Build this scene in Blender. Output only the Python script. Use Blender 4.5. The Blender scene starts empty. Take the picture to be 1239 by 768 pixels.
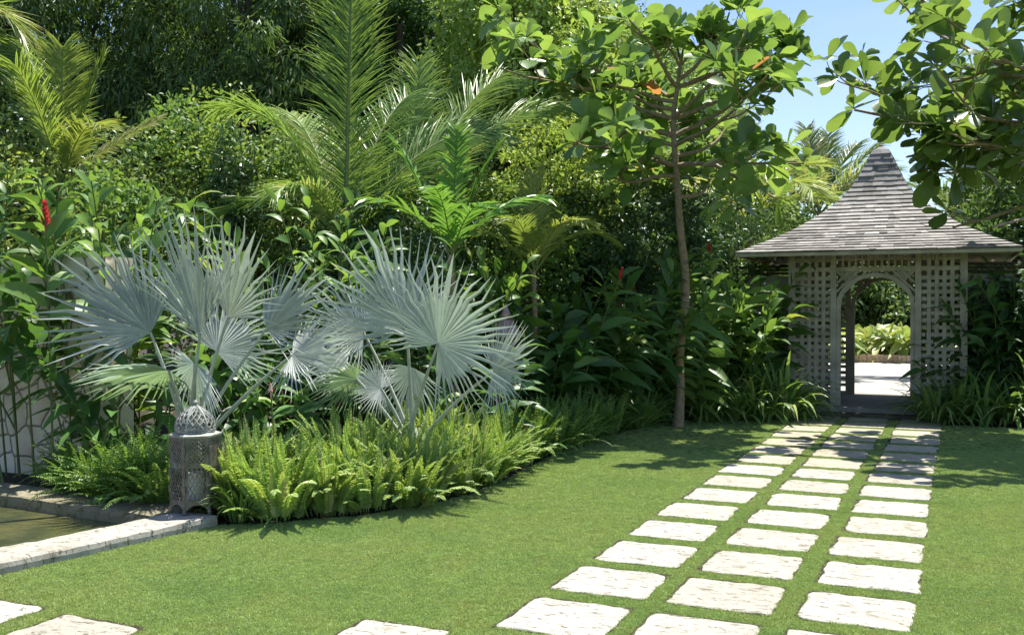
import bpy, math, random
import numpy as np
from math import radians as R, sin, cos, pi
from mathutils import Vector, Matrix
random.seed(7); rng = np.random.default_rng(7)
sc = bpy.context.scene
C = sc.collection

# ------------------------------------------------------------------ camera, sky, sun, exposure
YAW, PIT, FPX, EYE = 0.4179, 0.0104, 1217.2, 1.65          # fitted to the corners of the paving stones
cd = bpy.data.cameras.new("camera"); cam = bpy.data.objects.new("camera", cd); C.objects.link(cam)
cd.sensor_width = 36; cd.lens = 36*FPX/1239; cd.clip_end = 2000; cd.clip_start = 0.05
cam.location = (0, 0, EYE); cam.rotation_euler = (pi/2-PIT, 0, YAW)
sc.camera = cam
SUN_EL, SUN_AZ = R(70), R(12)                                # azimuth measured from +Y (the path's direction) towards +X
w = bpy.data.worlds.new("World"); sc.world = w; w.use_nodes = True
nt = w.node_tree; bg = nt.nodes["Background"]
sky = nt.nodes.new("ShaderNodeTexSky"); sky.sky_type = 'NISHITA'; sky.sun_disc = False
sky.sun_elevation = SUN_EL; sky.sun_rotation = SUN_AZ; sky.air_density = 1.0; sky.dust_density = .7; sky.ozone_density = 2.2
hs = nt.nodes.new("ShaderNodeHueSaturation"); hs.inputs['Saturation'].default_value = 1.12; hs.inputs['Hue'].default_value = .512; hs.inputs['Value'].default_value = .95
tcw = nt.nodes.new("ShaderNodeTexCoord"); cl = nt.nodes.new("ShaderNodeTexNoise"); cl.inputs['Scale'].default_value = 2.2; cl.inputs['Detail'].default_value = 7
mpw = nt.nodes.new("ShaderNodeMapping"); mpw.inputs['Scale'].default_value = (1, 1, 4.5); nt.links.new(tcw.outputs['Generated'], mpw.inputs[0]); nt.links.new(mpw.outputs[0], cl.inputs['Vector'])
crw = nt.nodes.new("ShaderNodeValToRGB"); crw.color_ramp.elements[0].position = .5; crw.color_ramp.elements[1].position = .78; crw.color_ramp.elements[1].color = (.45, .45, .45, 1); nt.links.new(cl.outputs[0], crw.inputs[0])
mw = nt.nodes.new("ShaderNodeMix"); mw.data_type = 'RGBA'; nt.links.new(crw.outputs[0], mw.inputs[0]); nt.links.new(sky.outputs[0], hs.inputs['Color']); nt.links.new(hs.outputs[0], mw.inputs[6]); mw.inputs[7].default_value = (3.4, 3.7, 4.1, 1)
nt.links.new(mw.outputs[2], bg.inputs[0]); bg.inputs[1].default_value = 0.11
sl = bpy.data.lights.new("sun", 'SUN'); sl.energy = 5.0; sl.angle = R(0.5); sl.color = (1, .955, .88)
so = bpy.data.objects.new("sun", sl); C.objects.link(so)
sd = Vector((sin(SUN_AZ)*cos(SUN_EL), cos(SUN_AZ)*cos(SUN_EL), sin(SUN_EL)))
so.rotation_euler = sd.to_track_quat('Z', 'Y').to_euler(); so.location = (0, 0, 30)
sc.view_settings.view_transform = 'Standard'; sc.view_settings.look = 'None'
sc.view_settings.gamma = 1; sc.view_settings.use_curve_mapping = False; sc.view_settings.exposure = 1.03
sc.render.engine = 'CYCLES'
sc.cycles.max_bounces = 7; sc.cycles.diffuse_bounces = 3; sc.cycles.glossy_bounces = 3
sc.cycles.transmission_bounces = 5; sc.cycles.transparent_max_bounces = 6
sc.cycles.caustics_reflective = False; sc.cycles.caustics_refractive = False

# ------------------------------------------------------------------ helpers
CX, CY = np.array([cos(YAW), sin(YAW), 0.]), np.array([-sin(YAW), cos(YAW), 0.])   # the view's right and forward directions on the ground
def P(u, v, Z):
    """point seen at photograph pixel (u, v), Z metres away along the view"""
    a = (u-619.5)/FPX*Z; c = (384-v)/FPX*Z - Z*math.tan(PIT)
    return CX*a + CY*Z + np.array([0, 0, EYE+c])
def G(u, Z):
    p = P(u, 371, Z); p[2] = 0; return p
def unit(a): return a/np.maximum(np.linalg.norm(a, axis=-1, keepdims=True), 1e-9)

def tag(o, label=None, cat=None, group=None, kind=None):
    if label: o['label'] = label
    if cat: o['category'] = cat
    if group: o['group'] = group
    if kind: o['kind'] = kind
    return o
def empty(name, loc, label, cat, group=None, rz=0):
    o = bpy.data.objects.new(name, None); C.objects.link(o); o.location = loc; o.rotation_euler = (0, 0, rz)
    o.empty_display_size = .1
    return tag(o, label, cat, group)

class MB:
    """numpy mesh collector"""
    def __init__(s): s.v = []; s.q = []; s.t = []; s.r = []; s.n = 0
    def add(s, v, q=None, t=None, r=None):
        v = np.asarray(v, float).reshape(-1, 3)
        if q is not None and len(q): s.q.append(np.asarray(q, np.int64).reshape(-1, 4)+s.n)
        if t is not None and len(t): s.t.append(np.asarray(t, np.int64).reshape(-1, 3)+s.n)
        s.v.append(v); s.r.append(np.full(len(v), .5) if r is None else np.broadcast_to(np.asarray(r, float), (len(v),)))
        s.n += len(v)
    def mesh(s, name, mat, smooth=False):
        m = bpy.data.meshes.new(name)
        v = np.concatenate(s.v) if s.v else np.zeros((0, 3))
        q = np.concatenate(s.q) if s.q else np.zeros((0, 4), np.int64)
        t = np.concatenate(s.t) if s.t else np.zeros((0, 3), np.int64)
        m.vertices.add(len(v)); m.vertices.foreach_set('co', v.astype(np.float32).ravel())
        li = np.concatenate([q.ravel(), t.ravel()])
        m.loops.add(len(li)); m.loops.foreach_set('vertex_index', li.astype(np.int32))
        ls = np.concatenate([np.arange(len(q))*4, len(q)*4+np.arange(len(t))*3])
        m.polygons.add(len(ls)); m.polygons.foreach_set('loop_start', ls.astype(np.int32))
        m.polygons.foreach_set('use_smooth', np.full(len(ls), smooth))
        a = m.attributes.new('rnd', 'FLOAT', 'POINT'); a.data.foreach_set('value', np.concatenate(s.r).astype(np.float32))
        m.update(calc_edges=True); m.validate()
        if mat: m.materials.append(mat)
        return m
    def build(s, name, mat, parent=None, smooth=False, loc=None):
        o = bpy.data.objects.new(name, s.mesh(name, mat, smooth)); C.objects.link(o)
        if parent: o.parent = parent
        if loc is not None: o.location = loc
        return o
    def box(s, c, d, rz=0, r=None, M=None):
        c = np.array(c, float); d = np.array(d, float)/2
        k = np.array([[x, y, z] for x in (-1, 1) for y in (-1, 1) for z in (-1, 1)])*d
        if M is not None: k = k@np.array(M).T
        if rz: k = k@np.array([[cos(rz), sin(rz), 0], [-sin(rz), cos(rz), 0], [0, 0, 1]])
        s.add(k+c, q=[[0, 1, 3, 2], [4, 6, 7, 5], [0, 4, 5, 1], [2, 3, 7, 6], [0, 2, 6, 4], [1, 5, 7, 3]], r=r)
    def lathe(s, prof, c=(0, 0, 0), n=16, r=None, rot=0):
        prof = np.array(prof, float); a = np.arange(n)*2*pi/n+rot
        v = np.stack([prof[:, None, 0]*np.cos(a), prof[:, None, 0]*np.sin(a), np.repeat(prof[:, 1:2], n, 1)], -1)
        m = len(prof); i, j = np.meshgrid(np.arange(m-1), np.arange(n), indexing='ij'); j2 = (j+1) % n
        s.add(v.reshape(-1, 3)+np.array(c), q=np.stack([i*n+j, i*n+j2, (i+1)*n+j2, (i+1)*n+j], -1).reshape(-1, 4), r=r)

def tubes(mb, pts, rad, k=5, r=None):
    """pts (N,M,3), rad (N,M)"""
    pts = np.asarray(pts, float); 
    if pts.ndim == 2: pts = pts[None]
    N, M, _ = pts.shape; rad = np.broadcast_to(np.asarray(rad, float), (N, M))
    t = unit(np.gradient(pts, axis=1)); ref = np.where(np.abs(t[..., 2:3]) > .9, [1., 0, 0], [0, 0, 1.])
    ref = np.broadcast_to(np.where(np.abs(t[:, :1, 2:3]) > .8, [1., 0, 0], [0, 0, 1.]), t.shape)
    a = unit(np.cross(t, ref)); b = np.cross(t, a); th = np.arange(k)*2*pi/k
    v = pts[:, :, None]+rad[..., None, None]*(a[:, :, None]*np.cos(th)[:, None]+b[:, :, None]*np.sin(th)[:, None])
    n, i, j = np.meshgrid(np.arange(N), np.arange(M-1), np.arange(k), indexing='ij'); j2 = (j+1) % k; o = n*M*k
    f = np.stack([o+i*k+j, o+i*k+j2, o+(i+1)*k+j2, o+(i+1)*k+j], -1).reshape(-1, 4)
    rr = None if r is None else np.repeat(np.broadcast_to(r, (N,)), M*k)
    mb.add(v.reshape(-1, 3), q=f, r=rr)

def strip(ts, ws, fold=.15, cols=3, curve=0.):
    v = []
    for t, w_ in zip(ts, ws):
        for sI in ((-1, 0, 1) if cols == 3 else (-1, 1)):
            v.append((t, sI*w_*.5, fold*w_*abs(sI)*.5+curve*sin(pi*t)))
    q = []
    for i in range(len(ts)-1):
        for j in range(cols-1): a = i*cols+j; q.append((a, a+1, a+cols+1, a+cols))
    return np.array(v, float), np.array(q), None
T_SMALL = (np.array([(0, 0, 0), (.45, -.5, .12), (1, 0, -.04), (.45, .5, .12)], float), None, np.array([(0, 1, 2), (0, 2, 3)]))
T_ALMOND = strip([0, .12, .35, .58, .78, .93, 1], [.05, .22, .62, .95, 1, .62, .08], .22)
T_LANCE = strip([0, .1, .3, .55, .8, 1], [.05, .55, 1, .95, .5, .02], .3)
T_OVAL = strip([0, .15, .4, .7, .92, 1], [.06, .65, 1, .85, .35, .03], .25)
T_RIB = strip([0, .3, .65, 1], [.7, 1, .7, .04], 0, 2)
T_VEE = strip([0, .3, .65, 1], [.6, 1, .75, .04], .55)

def leaves(mb, T, pos, d, nrm, L, W, droop=0., r=None):
    tv, q, t = T; pos = np.asarray(pos, float); N = len(pos); k = len(tv)
    if N == 0: return
    d = unit(np.broadcast_to(d, pos.shape)); nrm = np.broadcast_to(nrm, pos.shape)
    s = unit(np.cross(nrm, d)); n = np.cross(d, s)
    L = np.broadcast_to(L, (N,)).reshape(N, 1, 1); W = np.broadcast_to(W, (N,)).reshape(N, 1, 1); dr = np.broadcast_to(droop, (N,)).reshape(N, 1, 1)
    tt = tv[None, :, 0:1]
    v = pos[:, None]+L*tt*d[:, None]+W*tv[None, :, 1:2]*s[:, None]+W*tv[None, :, 2:3]*n[:, None]-dr*L*tt**2*np.array([0, 0, 1.])
    off = (np.arange(N)*k)[:, None, None]
    rr = rng.random(N) if r is None else np.broadcast_to(r, (N,))
    mb.add(v.reshape(-1, 3), q=None if q is None else (q[None]+off).reshape(-1, 4), t=None if t is None else (t[None]+off).reshape(-1, 3), r=np.repeat(rr, k))

def curves(p0, d0, L, g, M=12):
    """bending stems: start p0 (N,3), direction d0, length L, gravity bend g -> points, tangents, sides"""
    p0 = np.atleast_2d(p0).astype(float); N = len(p0); d = unit(np.broadcast_to(d0, p0.shape).astype(float)); L = np.broadcast_to(L, (N,)); g = np.broadcast_to(g, (N,))
    pts = [p0]; tan = [d]; ds = (L/(M-1))[:, None]
    for i in range(M-1):
        pts.append(pts[-1]+d*ds); d = unit(d-np.array([0, 0, 1.])*(g/(M-1))[:, None]*(0.4+1.2*i/(M-1))); tan.append(d)
    pts = np.stack(pts, 1); tan = np.stack(tan, 1)
    h = tan[:, :, :].sum(1); h[:, 2] = 0; bad = np.linalg.norm(h, axis=1) < 1e-3; h[bad] = [1, 0, 0]
    side = unit(np.cross(h, [0, 0, 1.]))
    side = np.repeat(side[:, None], M, 1); return pts, tan, side
def samp(a, t):
    """sample (N,M,3) at parameters t (K,) in 0..1 -> (N,K,3)"""
    M = a.shape[1]; x = np.clip(t, 0, 1)*(M-1); i = np.minimum(x.astype(int), M-2); f = (x-i)[None, :, None]
    return a[:, i]*(1-f)+a[:, i+1]*f
def azdir(az, el): return np.stack([np.cos(az)*np.cos(el), np.sin(az)*np.cos(el), np.sin(el)*np.ones_like(az)], -1)
def rdir(n): return unit(rng.normal(size=(n, 3)))

# ------------------------------------------------------------------ materials
def newmat(name):
    m = bpy.data.materials.new(name); m.use_nodes = True; n = m.node_tree
    b = n.nodes["Principled BSDF"]; return m, n, b, n.nodes["Material Output"]
def ramp(n, fac, stops):
    r = n.nodes.new("ShaderNodeValToRGB"); e = r.color_ramp.elements
    while len(e) < len(stops): e.new(.5)
    for x, (p, c) in zip(e, stops): x.position = p; x.color = (*c, 1)
    n.links.new(fac, r.inputs[0]); return r.outputs[0]
def noise(n, scale, detail=4, rough=.55, vec=None, dist=0):
    t = n.nodes.new("ShaderNodeTexNoise"); t.inputs['Scale'].default_value = scale; t.inputs['Detail'].default_value = detail
    t.inputs['Roughness'].default_value = rough; t.inputs['Distortion'].default_value = dist
    if vec is not None: n.links.new(vec, t.inputs['Vector'])
    return t
def mix(n, a, b, f, mode='MIX'):
    x = n.nodes.new("ShaderNodeMix"); x.data_type = 'RGBA'; x.blend_type = mode; x.clamp_result = True
    for s, val in ((x.inputs[6], a), (x.inputs[7], b), (x.inputs[0], f)):
        if hasattr(val, 'links') or isinstance(val, bpy.types.NodeSocket): n.links.new(val, s)
        elif isinstance(val, (int, float)): s.default_value = val
        else: s.default_value = (*val, 1)
    return x.outputs[2]
def bump(n, b, h, strength=.3, dist=.01):
    x = n.nodes.new("ShaderNodeBump"); x.inputs['Strength'].default_value = strength; x.inputs['Distance'].default_value = dist
    n.links.new(h, x.inputs['Height']); n.links.new(x.outputs[0], b.inputs['Normal'])
def coord(n): return n.nodes.new("ShaderNodeTexCoord").outputs['Object']
def worldpos(n): return n.nodes.new("ShaderNodeNewGeometry").outputs['Position']

def leafmat(name, c0, c1, c2=None, rough=.42, trans=.45, tcol=None, spec=.5):
    """leaf: colour runs c0..c1 by a random value per leaf (c2 = the few off-colour leaves)"""
    m, n, b, out = newmat(name)
    at = n.nodes.new("ShaderNodeAttribute"); at.attribute_name = 'rnd'
    st = [(0, c0), (.93, c1)] if c2 is None else [(0, c0), (.955, c1), (.99, c2)]
    col = ramp(n, at.outputs['Fac'], st)
    oi = n.nodes.new("ShaderNodeObjectInfo"); hv = n.nodes.new("ShaderNodeHueSaturation")
    mr = n.nodes.new("ShaderNodeMapRange"); mr.inputs[3].default_value = .98; mr.inputs[4].default_value = 1.38
    n.links.new(oi.outputs['Random'], mr.inputs[0]); hv.inputs['Saturation'].default_value = .9; n.links.new(mr.outputs[0], hv.inputs['Value']); n.links.new(col, hv.inputs['Color'])
    nz = noise(n, 9, 3, .6, worldpos(n)); col = mix(n, hv.outputs[0], ramp(n, nz.outputs[0], [(.3, (.78, .78, .78)), (.7, (1, 1, 1))]), .7, 'MULTIPLY')
    n.links.new(col, b.inputs['Base Color']); b.inputs['Roughness'].default_value = rough; b.inputs['Specular IOR Level'].default_value = spec
    tr = n.nodes.new("ShaderNodeBsdfTranslucent"); g = n.nodes.new("ShaderNodeGamma"); g.inputs[1].default_value = .82
    tc = mix(n, col, tcol or (1, 1, .32), .9, 'MULTIPLY'); n.links.new(tc, g.inputs[0]); n.links.new(g.outputs[0], tr.inputs[0])
    ms = n.nodes.new("ShaderNodeMixShader"); ms.inputs[0].default_value = trans
    n.links.new(b.outputs[0], ms.inputs[1]); n.links.new(tr.outputs[0], ms.inputs[2]); n.links.new(ms.outputs[0], out.inputs[0])
    return m
def plain(name, c0, c1, scale=6, rough=.7, metal=0, bs=.2, bd=.01, detail=5, spec=.4):
    m, n, b, out = newmat(name); t = noise(n, scale, detail, .6, coord(n))
    n.links.new(ramp(n, t.outputs[0], [(.32, c0), (.68, c1)]), b.inputs['Base Color'])
    b.inputs['Roughness'].default_value = rough; b.inputs['Metallic'].default_value = metal; b.inputs['Specular IOR Level'].default_value = spec
    bump(n, b, noise(n, scale*5, 4, .6, coord(n)).outputs[0], bs, bd); return m

def stone_mat(name, pale, grey, moss, mossamt=.35, sc_=1.):
    m, n, b, out = newmat(name); p = worldpos(n)
    mp = n.nodes.new("ShaderNodeMapping"); mp.inputs['Scale'].default_value = (1, 2.6, 1); n.links.new(p, mp.inputs[0])
    big = noise(n, 2.5*sc_, 5, .6, p); pit = noise(n, 10*sc_, 9, .78, mp.outputs[0], .8); fine = noise(n, 90, 3, .6, p)
    c = ramp(n, big.outputs[0], [(.3, tuple(x*.86 for x in pale)), (.65, pale)])
    c = mix(n, c, grey, ramp(n, pit.outputs[0], [(.53, (0, 0, 0)), (.60, (.95, .95, .95))]))
    mo = noise(n, 5, 6, .7, p); c = mix(n, c, moss, ramp(n, mo.outputs[0], [(.62-mossamt*.3, (0, 0, 0)), (.75, (mossamt,)*3)]))
    c = mix(n, c, ramp(n, fine.outputs[0], [(.3, (.8, .8, .8)), (.6, (1, 1, 1))]), .8, 'MULTIPLY')
    oi = n.nodes.new("ShaderNodeObjectInfo"); c = mix(n, c, ramp(n, oi.outputs['Random'], [(0, (.84, .82, .76)), (.5, (.95, .94, .91)), (1, (1, 1, 1))]), 1., 'MULTIPLY')
    sn = noise(n, 3.3, 5, .65, p, .6); c = mix(n, c, (.19, .16, .10), ramp(n, sn.outputs[0], [(.56, (0, 0, 0)), (.72, (.6, .6, .6))]))
    n.links.new(c, b.inputs['Base Color']); b.inputs['Roughness'].default_value = .9; b.inputs['Specular IOR Level'].default_value = .2
    inv = n.nodes.new("ShaderNodeMath"); inv.operation = 'SUBTRACT'; inv.inputs[0].default_value = 1; n.links.new(pit.outputs[0], inv.inputs[1])
    bump(n, b, inv.outputs[0], .7, .012); return m

M = {}
M['paver'] = stone_mat('paver_stone', (.46, .44, .38), (.12, .11, .08), (.14, .15, .06), .3)
M['paver_old'] = stone_mat('paver_stone_mossy', (.48, .44, .34), (.14, .125, .08), (.13, .13, .05), .4)
M['coping'] = stone_mat('coping_stone', (.46, .445, .39), (.11, .10, .07), (.13, .13, .05), .4)
M['coping_moss'] = stone_mat('coping_stone_mossy', (.36, .33, .24), (.10, .09, .055), (.12, .12, .035), .8)
M['soil'] = plain('soil', (.018, .014, .009), (.05, .036, .022), 14, .95, bs=.8, bd=.03)
M['rachis'] = plain('green_stalk', (.12, .17, .04), (.22, .25, .07), 8, .5)
M['stem'] = plain('ginger_stem', (.07, .12, .03), (.14, .18, .05), 8, .5)
M['silver_stalk'] = plain('silver_stalk', (.30, .34, .26), (.46, .49, .40), 10, .6)
M['bark'] = plain('pale_bark', (.20, .145, .08), (.37, .285, .175), 22, .85, bs=.6, bd=.01)
M['bark_dark'] = plain('dark_bark', (.06, .05, .035), (.15, .12, .085), 8, .9, bs=.6, bd=.03)
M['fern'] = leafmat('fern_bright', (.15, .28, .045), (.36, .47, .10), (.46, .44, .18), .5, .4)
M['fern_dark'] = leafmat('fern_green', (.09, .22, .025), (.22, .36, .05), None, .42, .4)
M['strap'] = leafmat('strap_leaf', (.09, .20, .03), (.21, .34, .07), (.36, .4, .12), .38, .38)
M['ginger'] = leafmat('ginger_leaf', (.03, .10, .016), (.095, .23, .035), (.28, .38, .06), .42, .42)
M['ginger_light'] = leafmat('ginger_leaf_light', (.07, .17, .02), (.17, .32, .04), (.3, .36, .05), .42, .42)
M['varieg'] = leafmat('variegated_leaf', (.16, .28, .05), (.52, .55, .15), (.62, .60, .22), .4, .35)
M['almond'] = leafmat('almond_leaf', (.07, .16, .028), (.19, .31, .055), (.42, .13, .04), .27, .50, None, .6)
M['silver'] = leafmat('silver_fan', (.32, .36, .335), (.50, .53, .49), None, .36, .2, (.8, 1, .7))
M['silver_green'] = leafmat('silver_fan_young', (.20, .30, .19), (.32, .42, .25), None, .45, .3, (.85, 1, .5))
M['palm_y'] = leafmat('palm_yellow', (.19, .30, .04), (.36, .42, .08), (.5, .47, .2), .4, .42)
M['palm_g'] = leafmat('palm_green', (.12, .24, .035), (.24, .36, .07), (.42, .38, .14), .38, .4)
M['palm_far'] = leafmat('palm_far', (.12, .20, .07), (.22, .30, .11), (.36, .32, .14), .4, .4)
M['broad'] = leafmat('broad_frond', (.06, .18, .02), (.14, .32, .03), None, .35, .45)
M['shrub'] = leafmat('shrub_leaf', (.06, .15, .02), (.17, .30, .045), (.38, .42, .12), .5, .4)
M['shrub_d'] = leafmat('shrub_leaf_dark', (.022, .065, .018), (.06, .14, .035), None, .38, .25)
M['tree_d'] = leafmat('tree_leaf_dark', (.045, .115, .022), (.12, .24, .04), (.2, .32, .07), .5, .4)
M['tree_l'] = leafmat('tree_leaf_light', (.18, .30, .04), (.38, .48, .09), (.5, .52, .18), .42, .42)
M['tree_m'] = leafmat('tree_leaf_mid', (.10, .19, .05), (.22, .33, .09), (.32, .38, .12), .45, .4)
M['needle'] = leafmat('needle_leaf', (.05, .12, .02), (.12, .23, .04), None, .5, .4)
M['red'] = leafmat('red_bract', (.32, .012, .018), (.62, .04, .04), None, .4, .3, (1, .3, .3))
M['pink'] = leafmat('pink_bract', (.7, .25, .28), (.85, .55, .52), None, .4, .3, (1, .6, .6))
M['whitefl'] = leafmat('white_bract', (.7, .66, .55), (.85, .8, .7), None, .4, .3, (1, 1, .8))
M['dead'] = leafmat('dry_leaf', (.25, .17, .09), (.42, .30, .17), None, .7, .1)
M['grass'] = leafmat('grass_blade', (.245, .345, .09), (.345, .43, .13), (.46, .43, .22), .6, .3)

def lawn_material():
    m, n, b, out = newmat('lawn_turf'); p = worldpos(n)
    a = noise(n, 1.1, 4, .6, p); f = noise(n, 60, 5, .7, p); 
    c = ramp(n, a.outputs[0], [(.3, (.10, .165, .035)), (.52, (.13, .20, .045)), (.72, (.175, .20, .07))])
    c = mix(n, c, ramp(n, f.outputs[0], [(.3, (.45, .45, .45)), (.65, (1, 1, 1))]), 1., 'MULTIPLY')
    n.links.new(c, b.inputs['Base Color']); b.inputs['Roughness'].default_value = .9; b.inputs['Specular IOR Level'].default_value = .15
    bump(n, b, f.outputs[0], .8, .02); return m
M['lawn'] = lawn_material()
# grass blades take a slow patchiness on top of the per-blade colour
def patch_grass():
    n = M['grass'].node_tree; b = n.nodes["Principled BSDF"]; src = b.inputs['Base Color'].links[0].from_socket; p = worldpos(n)
    a = noise(n, .9, 3, .6, p); a2 = noise(n, 3.5, 3, .6, p)
    c = mix(n, src, ramp(n, a.outputs[0], [(.36, (.66, .84, .74)), (.5, (.93, 1, .9)), (.64, (1.0, .96, .9))]), 1., 'MULTIPLY')
    c = mix(n, c, (.36, .33, .12), ramp(n, a2.outputs[0], [(.55, (0, 0, 0)), (.74, (.55, .55, .55))]))
    n.links.new(c, b.inputs['Base Color'])
patch_grass()

def wall_mat():
    m, n, b, out = newmat('crazy_stone_wall'); p = coord(n)
    nz = noise(n, 3, 2, .5, p); va = n.nodes.new('ShaderNodeVectorMath'); va.operation = 'MULTIPLY_ADD'; n.links.new(nz.outputs[1], va.inputs[0]); va.inputs[1].default_value = (.16, .16, .16); n.links.new(p, va.inputs[2]); av = va.outputs[0]
    v = n.nodes.new("ShaderNodeTexVoronoi"); v.feature = 'DISTANCE_TO_EDGE'; v.inputs['Scale'].default_value = 3.6; n.links.new(av, v.inputs['Vector'])
    v2 = n.nodes.new("ShaderNodeTexVoronoi"); v2.inputs['Scale'].default_value = 3.6; n.links.new(av, v2.inputs['Vector'])
    bg_ = noise(n, 1.3, 5, .6, p)
    c = ramp(n, bg_.outputs[0], [(.3, (.58, .46, .28)), (.5, (.82, .72, .52)), (.7, (.86, .78, .60))])
    hs = n.nodes.new("ShaderNodeSeparateColor"); n.links.new(v2.outputs['Color'], hs.inputs[0])
    c = mix(n, c, ramp(n, hs.outputs[0], [(0, (.82, .82, .80)), (1, (1, 1, 1))]), 1., 'MULTIPLY')
    st = noise(n, .9, 6, .65, p); c = mix(n, c, (.30, .20, .09), ramp(n, st.outputs[0], [(.60, (0, 0, 0)), (.75, (.6, .6, .6))]))
    c = mix(n, (.24, .20, .14), c, ramp(n, v.outputs[0], [(.016, (0, 0, 0)), (.036, (1, 1, 1))]))
    n.links.new(c, b.inputs['Base Color']); b.inputs['Roughness'].default_value = .85
    r = ramp(n, v.outputs[0], [(.0, (0, 0, 0)), (.06, (1, 1, 1))]); bump(n, b, r, .8, .02); return m
M['wall'] = wall_mat()
M['render'] = plain('cream_render', (.34, .32, .25), (.44, .41, .33), 3, .85)
M['paint'] = plain('weathered_paint', (.30, .28, .20), (.50, .47, .37), 4, .75, bs=.15)
M['slab'] = plain('threshold_stone', (.20, .19, .16), (.33, .31, .27), 6, .85, bs=.4)
M['step'] = plain('mossy_step', (.05, .05, .028), (.12, .115, .075), 9, .9, bs=.5)
M['gravel'] = plain('gravel', (.36, .345, .31), (.45, .435, .39), 60, .9, bs=.6)
M['verdigris'] = plain('lantern_metal', (.10, .092, .078), (.23, .205, .175), 16, .5, .55, bs=.35, bd=.004)
def lantern_mat():
    m = M['verdigris']; n = m.node_tree; b = n.nodes["Principled BSDF"]; src = b.inputs['Base Color'].links[0].from_socket
    v = noise(n, 9, 6, .7, coord(n)); c = mix(n, src, (.24, .36, .32), ramp(n, v.outputs[0], [(.58, (0, 0, 0)), (.70, (.75, .75, .75))]))
    v = noise(n, 12, 5, .7, coord(n), .5); c = mix(n, c, (.30, .15, .10), ramp(n, v.outputs[0], [(.62, (0, 0, 0)), (.74, (.5, .5, .5))]))
    n.links.new(c, b.inputs['Base Color'])
lantern_mat()
M['lantern_cap'] = plain('lantern_dome_metal', (.24, .245, .215), (.40, .41, .36), 18, .5, .4, bs=.35, bd=.004)
M['wax'] = plain('candle_wax', (.80, .77, .70), (.88, .86, .80), 5, .4)
M['wick'] = plain('wick', (.02, .02, .02), (.05, .04, .03), 30, .9)
M['copper'] = plain('copper', (.26, .17, .13), (.42, .30, .25), 9, .45, .6)
M['redwood'] = plain('red_brown_post', (.16, .045, .03), (.26, .08, .05), 9, .6)
M['brick'] = plain('pale_brick', (.36, .25, .17), (.55, .42, .29), 12, .85)
def shingle_mat(name, lo, hi):
    m, n, b, out = newmat(name); at = n.nodes.new("ShaderNodeAttribute"); at.attribute_name = 'rnd'
    c = ramp(n, at.outputs['Fac'], [(0, lo), (.6, tuple((a+b_)/2 for a, b_ in zip(lo, hi))), (1, hi)])
    t = noise(n, 14, 5, .65, coord(n)); c = mix(n, c, ramp(n, t.outputs[0], [(.3, (.6, .6, .62)), (.65, (1, 1, 1))]), .9, 'MULTIPLY')
    n.links.new(c, b.inputs['Base Color']); b.inputs['Roughness'].default_value = .8; bump(n, b, noise(n, 60, 3, .6, coord(n)).outputs[0], .4, .006); return m
M['shingle'] = shingle_mat('cedar_shingle', (.15, .14, .125), (.44, .415, .38))
def water_mat():
    m, n, b, out = newmat('pool_water'); b.inputs['Base Color'].default_value = (.075, .075, .022, 1)
    b.inputs['Roughness'].default_value = .04; b.inputs['Specular IOR Level'].default_value = .7; p = worldpos(n)
    t = noise(n, 2, 3, .6, p); n.links.new(ramp(n, t.outputs[0], [(.35, (.045, .055, .025)), (.65, (.12, .115, .04))]), b.inputs['Base Color'])
    mp = n.nodes.new("ShaderNodeMapping"); mp.inputs['Scale'].default_value = (.6, 1.6, 1); mp.inputs['Rotation'].default_value = (0, 0, .3); n.links.new(p, mp.inputs[0])
    bump(n, b, noise(n, 6, 3, .6, mp.outputs[0], .6).outputs[0], .45, .05); return m
M['water'] = water_mat()

# ------------------------------------------------------------------ the setting
BED_EDGE = [(-5.12, 6.0), (-4.75, 6.28), (-4.33, 6.72), (-4.05, 7.3), (-3.93, 7.9), (-3.95, 8.8), (-4.05, 9.8), (-4.2, 11.2), (-4.32, 12.6), (-4.1, 13.7), (-3.5, 14.5), (-2.6, 15.0), (-2.0, 15.35)]
def coping_x(y): return -5.39+.16*(y-4.37)
LAWN = [(coping_x(-3), -3), (coping_x(6.0), 6.0)]+BED_EDGE[1:]+[(-2.0, 15.75), (-.35, 15.75), (-.35, 15.25), (1.2, 15.3), (9, 15.3), (9, -3)]
def inpoly(x, y, poly):
    ins = np.zeros(len(x), bool); n = len(poly); j = n-1
    for i in range(n):
        xi, yi = poly[i]; xj, yj = poly[j]
        c = ((yi > y) != (yj > y)) & (x < (xj-xi)*(y-yi)/(yj-yi+1e-12)+xi); ins ^= c; j = i
    return ins
def flat_poly(name, pts, z, mat, zb=None):
    import bmesh
    bm = bmesh.new(); vs = [bm.verts.new((x, y, z)) for x, y in pts]; f = bm.faces.new(vs)
    if f.normal.z < 0: f.normal_flip()
    bmesh.ops.triangulate(bm, faces=[f])
    m = bpy.data.meshes.new(name); bm.to_mesh(m); bm.free(); m.materials.append(mat)
    o = bpy.data.objects.new(name, m); C.objects.link(o); return o
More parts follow.
